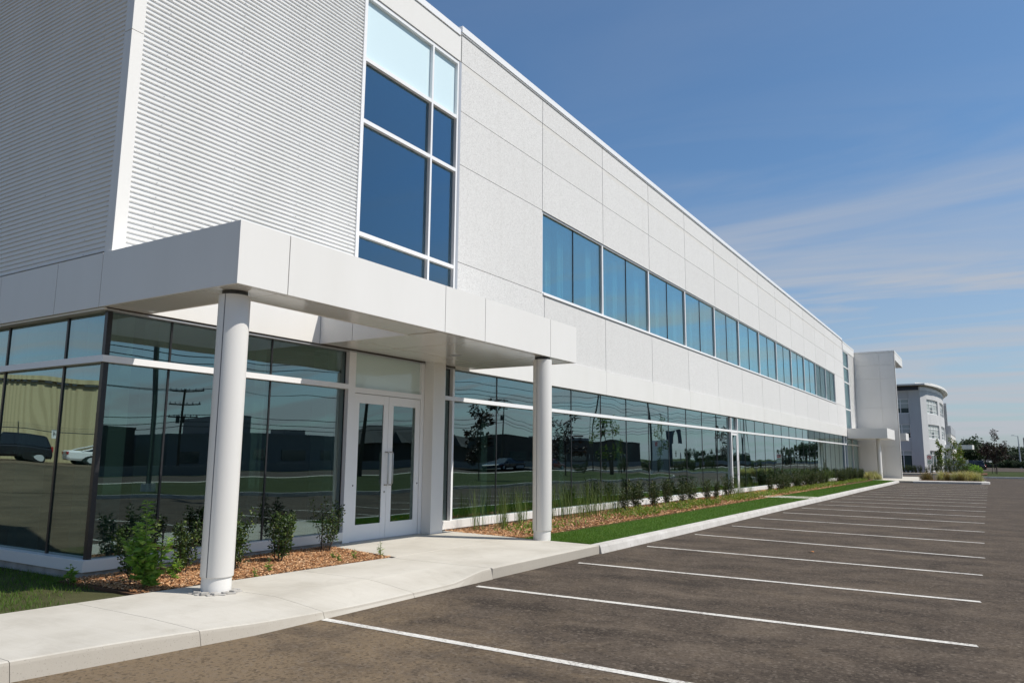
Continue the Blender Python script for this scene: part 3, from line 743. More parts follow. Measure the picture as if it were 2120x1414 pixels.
# far end of the wing: second tall window, ribbed strip, stair tower, second canopy
m = MB()
m.box(-10.12,-9.99,YE+.03,YE+.12,4.4,10.97); m.box(-10.12,-9.99,71.4,71.5,4.4,10.97)
for z in (5.9,8.2,9.5,10.88): m.box(-10.12,-9.993,YE+.12,71.4,z,z+.1)
tw2 = m.build('tall_window', M_frame, B)
p = MB(); p.box(-10.085,-10.065,YE+.12,71.4,4.4,10.88); p.build('pane', M_glass_up, tw2)
m = MB(); corr(m, 71.55, 75.0, 4.4, 10.97, -10.02, -9.992, 'y'); m.build('corrugated_wall', M_metal_w, B)
m = MB(); m.box(-10.4,-9.965,YE+.03,75.0,10.98,11.6); m.box(-10.5,-9.95,YE+.03,75.0,11.605,11.72); m.build('window_header', M_acm, B)
m = MB(); m.box(-24,-10.14,YE+.03,81.3,11.3,11.5); m.box(-24,-23.9,YE,81,0,11.4); m.box(-17,-16.9,YE,81,0,11.4); m.build('tower_interior', M_int_w, B)
T = MB()
# fin facing the viewer built of broad panels
zj = [.10,2.9,4.25,6.35,8.95,10.2,11.30]
xj = [-6.66,-7.9,-10.0]
for i in range(len(zj)-1):
    for j in range(2): T.box(xj[j+1]+.012,xj[j]-.012 if j else xj[j],75.0,75.05,zj[i]+.012,zj[i+1]-.012)
T.box(-10.2,-6.69,75.03,75.35,.1,11.3); T.box(-6.69,-6.655,75.0,75.36,.1,11.3)
st = T.build('stair_tower', M_acm, B)
m = MB(); m.box(-10.2,-6.62,74.985,82.2,11.31,11.46); m.box(-7.6,-6.63,75.37,82.2,10.62,11.30); m.build('tower_cap', M_acm, st)
m = MB()
for z in (.3,3.0,4.3,6.3,8.4,9.6): m.box(-7.6,-7.28,75.4,81.0,z,z+.09)
for y in (76.2,78.6,80.92): m.box(-7.6,-7.29,y,y+.08,.3,10.62)
tg = m.build('tower_window', M_frame, st); p = MB(); p.box(-7.45,-7.42,75.4,81,.3,10.62); p.build('pane', M_glass_up, tg)
m = MB(); m.box(-7.5,-6.45,78.6,81.5,3.55,4.2); m.build('tower_canopy', M_acm, st)
m = MB(); m.box(-10.0,-7.5,81.05,81.3,.1,11.3); m.build('rear_wall', M_acm, st)
c2 = MB(); c2.box(-9.95,-6.95,68.45,74.2,3.47,4.30); c2o = c2.build('entrance_canopy', M_acm, B, bevel=.006)
m = MB(); m.lathe(-7.85, 70.3, [(0,.15),(.17,.15),(.17,3.465),(0,3.465)], 32); k = m.build('canopy_column', M_acm, B, smooth=True)
m = MB(); m.box(-10.1,-9.99,67.0,67.1,.175,3.6); m.box(-10.1,-9.99,68.2,68.3,.175,3.6); m.box(-10.1,-9.99,67.1,68.2,2.93,3.03)
d3 = m.build('far_entrance_door', M_frame, B); p = MB(); p.box(-10.09,-10.07,67.1,68.2,.35,3.6); p.box(-10.09,-10.07,YD2+.03,67.0,.35,3.6); p.box(-10.09,-10.07,68.3,74.9,.2,3.6); p.build('door_pane', M_glass, d3)
m = MB(); m.box(-10.1,-9.985,68.7,75.0,2.93,3.03); m.box(-10.1,-9.985,71.5,71.6,.2,3.6); m.build('transom_rail', M_frame, B)

# ------------------------------------------------------------------ planting
def leaves(pts, dirs, lens, wid, fold=.25, rs=rng):
    """pointed leaves as folded 6-vert blades; pts/dirs Nx3"""
    n = len(pts); d = dirs/np.linalg.norm(dirs, axis=1, keepdims=True)
    r = rs.normal(size=(n,3)); side = np.cross(d, r); side /= np.linalg.norm(side, axis=1, keepdims=True)+1e-9
    nrm = np.cross(side, d); L = np.asarray(lens)[:,None]; Wd = np.asarray(wid)[:,None]
    base = pts; m1 = pts+d*L*.45+nrm*L*.06; tip = pts+d*L-nrm*L*.12
    l = m1+side*Wd*.5-nrm*Wd*fold; rr = m1-side*Wd*.5-nrm*Wd*fold
    v = np.stack([base,l,tip,rr,m1],1).reshape(-1,3)
    i = np.arange(n)*5
    f = np.concatenate([np.stack([i,i+4,i+1],1),np.stack([i+4,i+2,i+1],1),np.stack([i,i+3,i+4],1),np.stack([i+4,i+3,i+2],1)])
    return v, f
def mesh_np(name, v, f, m, parent=None, kind=None):
    me = bpy.data.meshes.new(name); me.from_pydata(v.tolist(), [], f.tolist()); me.materials.append(m); me.update()
    o = bpy.data.objects.new(name, me); COL.objects.link(o)
    if parent: o.parent = parent
    if kind: o['kind'] = kind
    return o
def blades(xy, z, h, w, lean, segs=3, rs=rng):
    """curved grass blades; arrays of N"""
    n = len(xy); a = rs.uniform(0, 2*math.pi, n); dx, dy = np.cos(a), np.sin(a)
    b = a + rs.normal(0, .6, n) + math.pi/2; wx, wy = np.cos(b), np.sin(b)
    V = []; 
    for k in range(segs):
        t = k/segs; o = lean*h*t*t; ww = w*(1-t*.75)*.5
        cx_ = xy[:,0]+dx*o; cy_ = xy[:,1]+dy*o; cz = z+h*(t-.25*t*t*lean)
        V += [np.stack([cx_-wx*ww, cy_-wy*ww, cz],1), np.stack([cx_+wx*ww, cy_+wy*ww, cz],1)]
    V.append(np.stack([xy[:,0]+dx*lean*h, xy[:,1]+dy*lean*h, z+h*(1-.25*lean)],1))
    k = 2*segs+1
    v = np.stack(V,1).reshape(-1,3); i = np.arange(n)*k; F4 = []; 
    fs = []
    for q in range(segs-1):
        fs.append(np.stack([i+2*q,i+2*q+1,i+2*q+3],1)); fs.append(np.stack([i+2*q,i+2*q+3,i+2*q+2],1))
    fs.append(np.stack([i+2*segs-2,i+2*segs-1,i+2*segs],1))
    return v, np.concatenate(fs)

def make_shrub(root, h, spread, nst, nleaf, ll, lw, m, lo=.15, bushy=1.0, seed=1, top_thin=.3):
    rs = np.random.default_rng(seed)
    st = MB(); P = []; Dd = []
    for s_ in range(nst):
        a = rs.uniform(0,2*math.pi); r = spread*math.sqrt(rs.uniform(.05,1)); hh = h*rs.uniform(.62,1.0)
        tip = Vector((r*math.cos(a), r*math.sin(a), hh)); b0 = Vector((.04*math.cos(a),.04*math.sin(a),0))
        mid = b0.lerp(tip,.5)+Vector((.35*r*math.cos(a),.35*r*math.sin(a),-.02*h))*.5
        pts = []
        for k in range(7):
            t = k/6; pts.append((1-t)**2*b0+2*t*(1-t)*mid+t*t*tip + Vector(rs.normal(0,.008*h,3)))
        st.tube(pts, [max(.0018,.006*h**.5*(1-.8*k/6)) for k in range(7)], 5)
        nl = int(nleaf*rs.uniform(.7,1.3))
        for q in range(nl):
            t = lo+(1-lo)*rs.uniform(0,1)**(1-top_thin*.5); x = t*6; k = min(5,int(x)); p = pts[k].lerp(pts[k+1], x-k)
            o = rs.normal(0,1,3); o[2] = o[2]*.6+.35
            off = o/np.linalg.norm(o)*bushy*rs.uniform(.0,.10)*h*(1.1-t*.55)
            P.append(np.array(p)+off); Dd.append(o+np.array([0,0,.15]))
    P = np.array(P); Dd = np.array(Dd); P[:,2] = np.maximum(P[:,2], .02)
    v, f = leaves(P, Dd, ll*rs.uniform(.6,1.3,len(P)), lw*rs.uniform(.7,1.2,len(P)), rs=rs)
    mesh_np('foliage', v, f, m, root)
    st.build('stem', M_bark, root)
    return root

ZB = .135
# shrubs beside the entrance
def shrub_at(label, x, y, **k):
    t = thing('shrub', label, 'shrub', (x,y,ZB), group='young shrubs in the bark bed by the entrance'); make_shrub(t, **k); return t
shrub_at('dark shrub with bare upright twigs right beside the door frame, behind a thin black stake', -9.42, 9.28, h=.92, spread=.30, nst=11, nleaf=95, ll=.042, lw=.026, m=M_shrub, seed=11, lo=.22)
shrub_at('compact leafy shrub in the bark bed halfway between the column and the doors', -9.12, 8.02, h=.78, spread=.24, nst=11, nleaf=110, ll=.05, lw=.032, m=M_shrub, seed=12)
shrub_at('dark shrub just right of the nearest column with a few pale top twigs', -9.02, 7.16, h=.86, spread=.27, nst=11, nleaf=110, ll=.048, lw=.03, m=M_shrub, seed=13)
shrub_at('dark shrub half hidden left of the nearest column, in front of the white sill', -9.28, 6.52, h=.72, spread=.24, nst=9, nleaf=105, ll=.048, lw=.03, m=M_shrub, seed=14)
shrub_at('dark purple-tinged shrub behind the tall bright weed at the building corner', -9.05, 5.72, h=.78, spread=.30, nst=10, nleaf=95, ll=.045, lw=.03, m=M_shrub, seed=15)
# tall bright weed
def make_weed(root, h, nst, seed, ll=.16, lw=.055):
    rs = np.random.default_rng(seed); st = MB(); P=[]; D_=[]; L_=[]
    for s_ in range(nst):
        a = rs.uniform(0,6.28); r = (.05 if s_==0 else rs.uniform(.12,.32))*h; hh = h*(1 if s_==0 else rs.uniform(.4,.75))
        tip = Vector((r*math.cos(a),r*math.sin(a),hh)); pts=[Vector((0,0,0)).lerp(tip,t)+Vector((.12*r*math.sin(t*3.1),0,.08*h*math.sin(t*3.1))) for t in np.linspace(0,1,8)]
        st.tube(pts,[.006*(1-.8*k/7)+.001 for k in range(8)],5)
        n = int(hh*46)
        for q in range(n):
            t = .1+.9*q/n; x=t*7; k=min(6,int(x)); p=pts[k].lerp(pts[k+1],x-k); b=q*2.4+rs.uniform(-.4,.4)
            P.append(np.array(p)); D_.append([math.cos(b),math.sin(b),rs.uniform(-.25,.65)]); L_.append(ll*(1.15-.75*t)*rs.uniform(.75,1.2))
            # lobes
            for e in (-1,1):
                P.append(np.array(p)+np.array([math.cos(b),math.sin(b),.1])*L_[-1]*.35); D_.append([math.cos(b+e*.8),math.sin(b+e*.8),rs.uniform(-.2,.4)]); L_.append(L_[-1]*.5 if e<0 else L_[-2]*.5 if False else ll*(1.15-.75*t)*.5)
    v,f = leaves(np.array(P),np.array(D_),np.array(L_),np.array(L_)*lw/ll,rs=rs); mesh_np('foliage',v,f,M_weed,root); st.build('stem',M_stem,root); return root
make_weed(thing('weed','tall bright green weed with long toothed leaves left of the nearest column','weed',(-8.62,5.56,ZB)), 1.04, 9, 21, .2, .06)
make_weed(thing('weed','small bright weed sprout on the bark left of the nearest column base','weed',(-9.0,6.18,ZB),group='small weed sprouts in the bark bed'), .36, 4, 22, .12, .045)
make_weed(thing('weed','small weed sprouting at the tip of the bark bed beside the entrance slab','weed',(-8.34,9.40,ZB),group='small weed sprouts in the bark bed'), .24, 4, 23, .09, .014)
for i,(x,y,h_) in enumerate([(-8.45,8.9,.16),(-8.42,8.55,.13),(-8.5,7.3,.2),(-8.36,6.55,.16),(-8.3,6.9,.12),(-8.75,8.75,.12)]):
    make_weed(thing('weed','low weed seedling along the pavement edge of the bark bed by the entrance','weed',(x,y,ZB),group='low weed seedlings at the bark edge'), h_, 4, 30+i, .08, .02)
make_weed(thing('weed','low broad-leaved weed at the shaded foot of the building corner','weed',(-9.75,5.3,ZB)), .22, 4, 47, .12, .06)
# irrigation stakes
for (x,y,h_,lb) in [(-9.62,9.36,.62,'thin black stake in the bark bed beside the entrance doors'),(-9.5,6.35,.60,'thin black stake standing behind the bright weed near the nearest column'),(-9.9,8.95,.5,'short black stake against the glass between two shrubs')]:
    m = MB(); m.tube([(x,y,.1),(x,y,.1+h_)], .011, 8); m.tube([(x,y,.1+h_),(x,y,.13+h_)], .014, 8); tag(m.build('stake', M_black), lb, 'stake', 'irrigation stakes in the bark bed')

# shrub row along the glazing
protos = []
for i in range(4):
    t = thing('shrub', 'x', 'shrub', (0,0,0)); make_shrub(t, h=.95, spread=.30, nst=15, nleaf=70, ll=.055, lw=.036, m=M_hedge, seed=60+i, lo=.12, bushy=1.25)
    protos.append(t)
rowspots = [(-9.15,20.9,.78),(-9.35,22.2,1.0),(-9.3,23.5,.88),(-9.4,24.9,.98),(-9.25,26.1,.8),(-9.35,27.3,.84),(-9.3,29.0,.86),(-9.3,30.0,.78),(-9.2,31.4,.95)]
gl = 'clipped dark shrub in the first row of shrubs along the glazed wall, nearest the camera'
used = [0,0,0,0]
def place(i, x, y, s, label, group):
    k = i % 4
    if not used[k]:
        used[k] = 1; o = protos[k]; o.location = (x,y,ZB); o.rotation_euler = (0,0,i*1.7); o.scale = (s,)*3; o['label'] = label; o['group'] = group; return o
    return dup(protos[k], (x,y,ZB), i*1.7, s, label, group)
for i,(x,y,s_) in enumerate(rowspots): place(i,x,y,s_,'dark green shrub in the row between the reeds and the side door',"shrubs in the near row along the glass")
for i in range(16):
    y = 38.2+i*.95+rng.uniform(-.2,.2); place(i+3, -9.0+rng.uniform(-.35,.25), y, .95+rng.uniform(-.15,.2), 'dark green shrub in the dense middle group past the side door along the glass', 'shrubs in the middle group along the glass')
for i in range(15):
    y = 56.5+i*.85; place(i+1, -8.9+rng.uniform(-.4,.2), y, .95+rng.uniform(-.12,.2), 'dark green shrub in the farthest group before the second entrance', 'shrubs in the far group along the glass')
# reeds
def reed(seed):
    rs = np.random.default_rng(seed); n = 34
    xy = rs.normal(0,.09,(n,2)); h = rs.uniform(.45,1.05,n)
    return blades(xy, np.zeros(n), h, np.full(n,.010), rs.uniform(.05,.38,n), 4, rs)
rp = None
def reed_tuft(x,y,s,label,group):
    global rp
    if rp is None:
        v,f = reed(5); rp = mesh_np('reed_tuft',v,f,M_reed); o = rp
    else:
        o = rp.copy(); COL.objects.link(o)
    o.location = (x,y,ZB); o.scale = (s,s,s*1.02); o.rotation_euler = (0,0,x*7+y*3); tag(o,label,'ornamental grass',group)
for i in range(7): reed_tuft(-9.55+.28*(i%2), 13.9+i*.46, .85+.2*rng.random(), 'tuft of tall green grass left of the second column in front of the glass', 'grass tufts left of the second column')
for i in range(11): reed_tuft(-9.6+.35*(i%2), 17.2+i*.40, .9+.25*rng.random(), 'tuft of tall green grass between the second column and the shrub row', 'grass tufts right of the second column')
for i in range(6): reed_tuft(-9.5+.3*(i%2), 31.9+i*.55, .75+.2*rng.random(), 'tuft of green grass below the side door and path', 'grass tufts by the side door')
for i in range(8): reed_tuft(-9.5+.3*(i%2), 53.0+i*.45, 1.0+.2*rng.random(), 'tuft of tall grass between the middle and far shrub groups', 'grass tufts between the far shrubs')
# straw grasses at the end of the bed and on the island
def straw(seed, n=260, hs=(.3,.75), sp=.28):
    rs = np.random.default_rng(seed); xy = rs.normal(0,sp*.5,(n,2)); return blades(xy, np.zeros(n), rs.uniform(*hs,n), np.full(n,.02), rs.uniform(.15,.7,n), 4, rs)
v,f = straw(3); sp_ = mesh_np('straw_grass', v, f, M_straw); first = True
for i,(x,y,s_) in enumerate([(-8.7,69.4,1.2),(-8.3,70.0,1.25),(-8.0,69.2,1.0),(-8.5,68.6,1.1),(-7.8,68.6,.8),(-9.0,69.9,1.1)]):
    o = sp_ if first else sp_.copy()
    if not first: COL.objects.link(o)
    first = False
    o.location = (x,y,ZB); o.scale=(s_,)*3; o.rotation_euler=(0,0,i*1.3); tag(o,'clump of pale straw-coloured grass at the far end of the bed below the second canopy','ornamental grass','straw grasses at the end of the bed')
for i,(x,y,s_) in enumerate([(-3.4,70.2,1.35),(-2.1,70.4,1.3),(-1.75,70.0,1.4),(-1.3,70.5,1.35),(-2.5,70.1,1.2),(-.95,70.2,1.2)]):
    o = sp_.copy(); COL.objects.link(o); o.location=(x,y,.15); o.scale=(s_,)*3; o.rotation_euler=(0,0,i*2.1+.5); tag(o,'clump of pale straw-coloured grass on the kerbed island at the end of the car park','ornamental grass','straw grasses on the island')
v,f = straw(9, 300, (.35,.8), .34); sq = mesh_np('russet_grass', v, f, M_rust)
for i,(x,y,s_,lb) in enumerate([(-4.45,70.2,1.15,'rounded green and russet grass clump left of the sign on the island'),(-3.0,70.3,1.05,'rounded russet grass clump in the middle of the island right of the sign'),(-2.05,69.9,.9,'small russet grass clump towards the right of the island')]):
    o = sq if i == 0 else sq.copy()
    if i: COL.objects.link(o)
    o.location=(x,y,.15); o.scale=(s_,)*3; o.rotation_euler=(0,0,i*1.1); tag(o,lb,'ornamental grass','russet grasses on the island')
# low ground cover and lawn as uncountable stuff
n = 15000
yy = 13.4+(66-13.4)*rng.uniform(0,1,n)**1.3; xx = -8.05-.75*rng.uniform(0,1,n)**1.5 - rng.uniform(0,.2,n)
dens = .5+.5*np.sin(yy*1.7+2*np.sin(yy*.53)); keep = rng.uniform(0,1,n) < np.clip(dens*np.clip((yy-14)/9,.25,1.2)*1.0,0.05,1)
xx, yy = xx[keep], yy[keep]; n = len(xx)
d_ = rng.normal(0,1,(n,3)); d_[:,2] = np.abs(d_[:,2])+.3
v,f = leaves(np.stack([xx,yy,ZB+rng.uniform(0,.16,n)],1), d_, rng.uniform(.05,.14,n), rng.uniform(.02,.05,n)); mesh_np('ground_cover', v, f, M_cover, kind='stuff')
n = 70000
yy = 12.9+53*rng.uniform(0,1,n)**1.9; xx = rng.uniform(-7.86,-6.36,n); ok = (yy > 12.9+(-(xx+6.32))*.1)
xx, yy = xx[ok], yy[ok]; n = len(xx)
sc_ = 1+np.clip((yy-14)/30,0,1.5)
v,f = blades(np.stack([xx,yy],1), np.full(n,.138), rng.uniform(.02,.055,n), .0045*sc_, rng.uniform(.1,.9,n), 2); mesh_np('lawn_grass', v, f, M_grass, kind='stuff')
n = 34000
xx = rng.uniform(-12.5,-8.42,n); yy = 5.5-5.2*rng.uniform(0,1,n)**1.2
q = np.sin(xx*2.3+yy*1.1)+np.sin(xx*.9-yy*2.7+1); ok = (rng.uniform(-1.6,1.5,n) < q) & (xx < -8.44+.055*(yy-3.9)) 
xx, yy = xx[ok], yy[ok]; n = len(xx)
v,f = blades(np.stack([xx,yy],1), np.full(n,.108), rng.uniform(.02,.08,n), np.full(n,.006), rng.uniform(.1,.9,n), 2); mesh_np('patchy_grass', v, f, M_grass, kind='stuff')
# bark chips
def chips(xx, yy, z, s):
    n = len(xx); L = rng.uniform(.018,.065,n)*s; Wd = rng.uniform(.006,.014,n)*s; H = rng.uniform(.0015,.004,n)*s
    a = rng.uniform(0,2*math.pi,n); tilt = rng.normal(0,.28,n); roll = rng.normal(0,.35,n)
    ax = np.stack([np.cos(a)*np.cos(tilt),np.sin(a)*np.cos(tilt),np.sin(tilt)],1)
    bx = np.stack([-np.sin(a)*np.cos(roll),np.cos(a)*np.cos(roll),np.sin(roll)],1); cxx = np.cross(ax,bx)
    c = np.stack([xx,yy,z+rng.uniform(0,.02,n)],1); V=[]
    for i in (-1,1):
        for j in (-1,1):
            for k in (-1,1): V.append(c+ax*(L*.5*i)[:,None]*(1 if j*k>0 else .8)+bx*(Wd*.5*j)[:,None]+cxx*(H*.5*k)[:,None])
    v = np.stack(V,1).reshape(-1,3); i = np.arange(n)*8
    F = [(0,1,3,2),(4,6,7,5),(0,4,5,1),(2,3,7,6),(0,2,6,4),(1,5,7,3)]
    return v, np.concatenate([np.stack([i+a_ for a_ in q_],1) for q_ in F])
n = 15000; xx = rng.uniform(-9.98,-8.03,n); yy = rng.uniform(5.35,9.84,n); ok = (xx < -8.33+.062*(yy-5.3)) & ~((yy > 9.33) & (xx > -8.1)) & (yy < 9.36+(-8.03-xx)*.25)
v,f = chips(xx[ok], yy[ok], .142, 1.0); mesh_np('bark_mulch', v, f, M_chip, kind='stuff')
n = 16000; yy = 13.1+40*rng.uniform(0,1,n)**1.8; xx = rng.uniform(-9.98,-7.9,n); ok = yy > 13.0+(-8.0-xx)*.12
xx, yy = xx[ok], yy[ok]
v,f = chips(xx, yy, .142, 1.25+np.clip((yy-14)/20,0,1.2)); mesh_np('bark_mulch', v, f, M_chip, kind='stuff')
m = MB(); m.add([(-3.02,15.3,.012),(-2.97,15.26,.03),(-2.91,15.31,.014),(-2.94,15.36,.026),(-2.99,15.37,.016)],[(0,1,4),(1,3,4),(1,2,3)])
M_leafo = mat('orange_leaf', (.45,.16,.03), .6, .3); tag(m.build('fallen_leaf', M_leafo),'small orange fallen leaf lying on the asphalt between parking lines','leaf')

# ------------------------------------------------------------------ trees
def crown(cs, n, ll, seed):
    """leaf clumps: cs = list of (x,y,z,rx,ry,rz)"""
    rs = np.random.default_rng(seed); P=[]; D_=[]
    w = np.array([c[3]*c[4]*c[5] for c in cs])**.67; w = w/w.sum()
    for c,k in zip(cs, (w*n).astype(int)+1):
        u = rs.normal(size=(k,3)); u /= np.linalg.norm(u,axis=1,keepdims=True); r = rs.uniform(0,1,(k,1))**.45
        lump = 1+.28*np.sin(u[:,:1]*5+c[0]*3)*np.cos(u[:,1:2]*4+c[2]*5)
        P.append(np.array(c[:3])+u*r*lump*np.array(c[3:6])); D_.append(u+rs.normal(0,.8,(k,3))+np.array([0,0,-.2]))
    P=np.concatenate(P); D_=np.concatenate(D_); return leaves(P,D_,ll*rs.uniform(.6,1.4,len(P)),ll*.62*rs.uniform(.7,1.2,len(P)),rs=rs)
def tree(name, label, x, y, z, h, cs, n, ll, m, seed, tr=.06, group=None, tfrac=.8, cat='tree', limbs=True, bark=None):
    t = thing(name, label, cat, (x,y,z), group=group)
    v,f = crown(cs, n, ll, seed); mesh_np('crown', v, f, m, t)
    k = MB(); k.tube([(0,0,-.05),(tr*.3,0,h*.3),(-tr*.2,tr*.3,h*.55),(0,0,h*tfrac)], [tr*1.15,tr,tr*.75,tr*.25], 8)
    if limbs:
        for c in cs: k.tube([(0,0,max(.2,min(c[2]-c[5]*.6,h*.7))),(c[0]*.6,c[1]*.6,c[2]-c[5]*.25),(c[0],c[1],c[2]+c[5]*.3)],[tr*.45,tr*.3,tr*.08],5)
    k.build('trunk', bark or M_bark, t)
    return t
# young maroon maple beyond the drive, staked
t = tree('maple_tree','young maroon-leaved maple with two tiers of leaves, staked on the lawn at the right',.62,125,.0,6.3,
    [(0,0,5.6,.42,.42,.55),(.1,.1,4.9,.5,.5,.35),(-.9,0,3.9,.6,.6,.5),(-1.3,.2,3.1,.85,.8,.75),(-.4,-.2,3.1,.9,.9,.8),(.6,.1,3.2,.8,.8,.7),(1.25,0,4.2,.35,.35,.25),(.9,.1,2.5,.7,.6,.55),(-.6,.1,2.3,.8,.7,.5),(.1,0,1.95,.6,.6,.35),(1.0,.2,3.7,.5,.4,.4)],1700,.22,M_maple,5,.06)
k = MB(); k.tube([(-.55,0,0),(-.45,0,1.4)],.04,6); k.tube([(-.18,.2,0),(-.25,.2,1.4)],.035,6); k.tube([(-.45,0,1.35),(-.2,.2,1.35)],.03,6); k.build('support_frame', M_wood, t)
# saplings by the far building
def sap(label,x,y,h_,seed,wd,m=M_sap):
    rs=np.random.default_rng(seed); cs=[(rs.normal(0,wd*.5),rs.normal(0,wd*.5),h_*(.3+.7*i/10),wd*(1.15-.08*i)*rs.uniform(.6,1),wd*.8,.32) for i in range(11)]
    return tree('sapling',label,x,y,.1,h_,cs,620,.22,m,seed,.04,'saplings in front of the curved building')
sap('slim sapling with reddish top in front of the first window bay of the curved building',-5.45,112,4.0,71,.42)
sap('tallest leafy green sapling in front of the second window bay of the curved building',-4.1,115,4.3,72,.85)
sap('shorter green sapling at the right end of the curved building by the low wall',-3.5,120,3.6,73,.6)
# bed plants
for i in range(9):
    o = protos[i%4]; dup(o,(-6.9+i*.52,109.6+(i%3)*.5,.1),i*1.3,.95+.3*(i%3),'low bushy green plant in the bed at the foot of the curved building','plants at the foot of the curved building')
for i in range(5): dup(protos[i%4],(-9.6+i*.45,111.5,.06),i*.7,1.15,'dark low shrub against the shaded flank of the curved building','shrubs against the shaded flank')
t = thing('shrub','rounded bright lime-green shrub in front of the parked dark cars','shrub',(-2.1,118,.05)); v,f = crown([(0,0,.6,.9,.8,.6),(-.8,.2,.5,.6,.6,.5),(.7,0,.45,.5,.5,.45)],1200,.16,81); mesh_np('foliage',v,f,M_weed,t); k=MB(); k.tube([(0,0,0),(0,0,.5)],.04,6); k.build('stem',M_bark,t)
# background wood edge: each tree its own thing
def bgproto(seed, h_, m, n=1500):
    rs=np.random.default_rng(seed); cs=[(rs.normal(0,h_*.17),rs.normal(0,h_*.17),h_*rs.uniform(.14,.86),h_*rs.uniform(.12,.22),h_*rs.uniform(.12,.22),h_*rs.uniform(.1,.17)) for i in range(12)]
    return tree('leafy_tree','x',0,0,0,h_,cs,n,.5,m,seed,.16,None,.75)
bp_ = [bgproto(91,7,M_tree),bgproto(92,6.5,M_tree),bgproto(93,6,M_tree2),bgproto(94,7.5,M_tree),bgproto(95,4.6,M_tree2)]
usedb=[0]*5
BG = [(-6,250,0,1.1,'dark'),(-3.6,246,3,1.08,'dark'),(-1.2,250,1,.95,'dark'),(1.2,240,2,.9,'grey'),(3.6,246,0,.85,'dark'),(5.6,242,2,.82,'grey'),(7.6,248,1,.86,'dark'),(9.8,240,4,1.15,'grey'),(12,246,3,.72,'dark'),(14.5,240,0,.8,'dark'),(17,244,2,.9,'grey'),(20,240,1,1,'dark'),(24,246,3,1,'dark'),(-9,252,1,1.15,'dark'),(-2.5,262,3,1.25,'dark'),(10.8,256,1,.95,'dark'),(2.4,262,4,1.2,'grey'),(-12.5,250,0,1.2,'dark'),(28,242,0,1,'dark'),(33,244,2,1,'grey')]
for i,(x,y,k_,s_,c_) in enumerate(BG):
    lb = 'dark green leafy tree in the tree line beyond the far grass' if c_=='dark' else 'grey-green leafy tree in the tree line beyond the far grass'
    gr = 'dark trees in the tree line' if c_=='dark' else 'grey-green trees in the tree line'
    if not usedb[k_]:
        usedb[k_]=1; o=bp_[k_]; o.location=(x,y,-.2); o.scale=(s_*1.15,s_*1.15,s_); o['label']=lb; o['group']=gr
    else: dup(bp_[k_],(x,y,-.2),i*1.9,(s_*1.15,s_*1.15,s_),lb,gr)
# clipped hedge pieces in front of the tree line
for i,(x,y,w_) in enumerate([(4.2,232,2.6),(8.0,230,3.2)]):
    t = thing('hedge',['low dark rounded hedge left of the lamp post, behind the grass','wider dark rounded hedge right at the foot of the tree line by the lamp post'][i],'hedge',(x,y,0)); rs=np.random.default_rng(100+i)
    v,f = crown([(q,0,.9,w_*.5,.8,.95) for q in np.linspace(-w_*.6,w_*.6,4)],2600,.3,101+i); mesh_np('foliage',v,f,M_tree,t); k=MB(); k.tube([(0,0,0),(0,0,.8)],.08,6); k.build('stem',M_bark,t)

# ------------------------------------------------------------------ the curved office building
F = thing('curved_office_building','pale three-storey office building with curved front and thin white overhanging roof','building',(0,0,0))
Cx, Cy = -7.75, 120.0
arc = [(-7.75,120.0),(-7.05,121.6),(-6.5,124.0),(-6.08,127.0),(-5.8,130.5),(-5.7,134.0),(-5.75,138.0)]
def offs(poly, d):
    out=[]
    for i,p in enumerate(poly):
        q0=Vector(poly[max(i-1,0)]); q1=Vector(poly[min(i+1,len(poly)-1)]); t_=(q1-q0).normalized(); n_=Vector((t_.y,-t_.x)); out.append((p[0]+n_.x*d,p[1]+n_.y*d))
    return out
WL = -34
floors = [(.2,3.1),(4.75,6.75),(8.25,10.3)]
def wallstrip(mb, p0, p1, z0, z1, t=.4):
    d=(Vector(p1)-Vector(p0)).normalized(); n_=Vector((d.y,-d.x))
    mb.prism([p0,p1,(p1[0]-n_.x*t,p1[1]-n_.y*t),(p0[0]-n_.x*t,p0[1]-n_.y*t)], z0, z1)
wm = MB()
# curved front: piers and spandrels with two window bays
bays = [((0.09,.43)),((.54,.90))]
def arcpt(t):
    s=[0]
    for i in range(len(arc)-1): s.append(s[-1]+(Vector(arc[i+1])-Vector(arc[i])).length)
    L=t*s[-1]
    for i in range(len(arc)-1):
        if L<=s[i+1]+1e-9:
            u=(L-s[i])/(s[i+1]-s[i]); return tuple(Vector(arc[i]).lerp(Vector(arc[i+1]),u))
    return arc[-1]
ts = sorted(set([0,.045,.09,.175,.26,.345,.43,.485,.54,.63,.72,.81,.90,.95,1.0]))
def inbay(t): return any(a-1e-6<=t<b-1e-6 for a,b in bays)
for i in range(len(ts)-1):
    p0,p1=arcpt(ts[i]),arcpt(ts[i+1])
    if not inbay(ts[i]): wallstrip(wm,p0,p1,0,11.5)
    else:
        zc=[0]+[q for fl in floors for q in fl]+[11.5]
        for k in range(0,len(zc),2): wallstrip(wm,p0,p1,zc[k],zc[k+1])
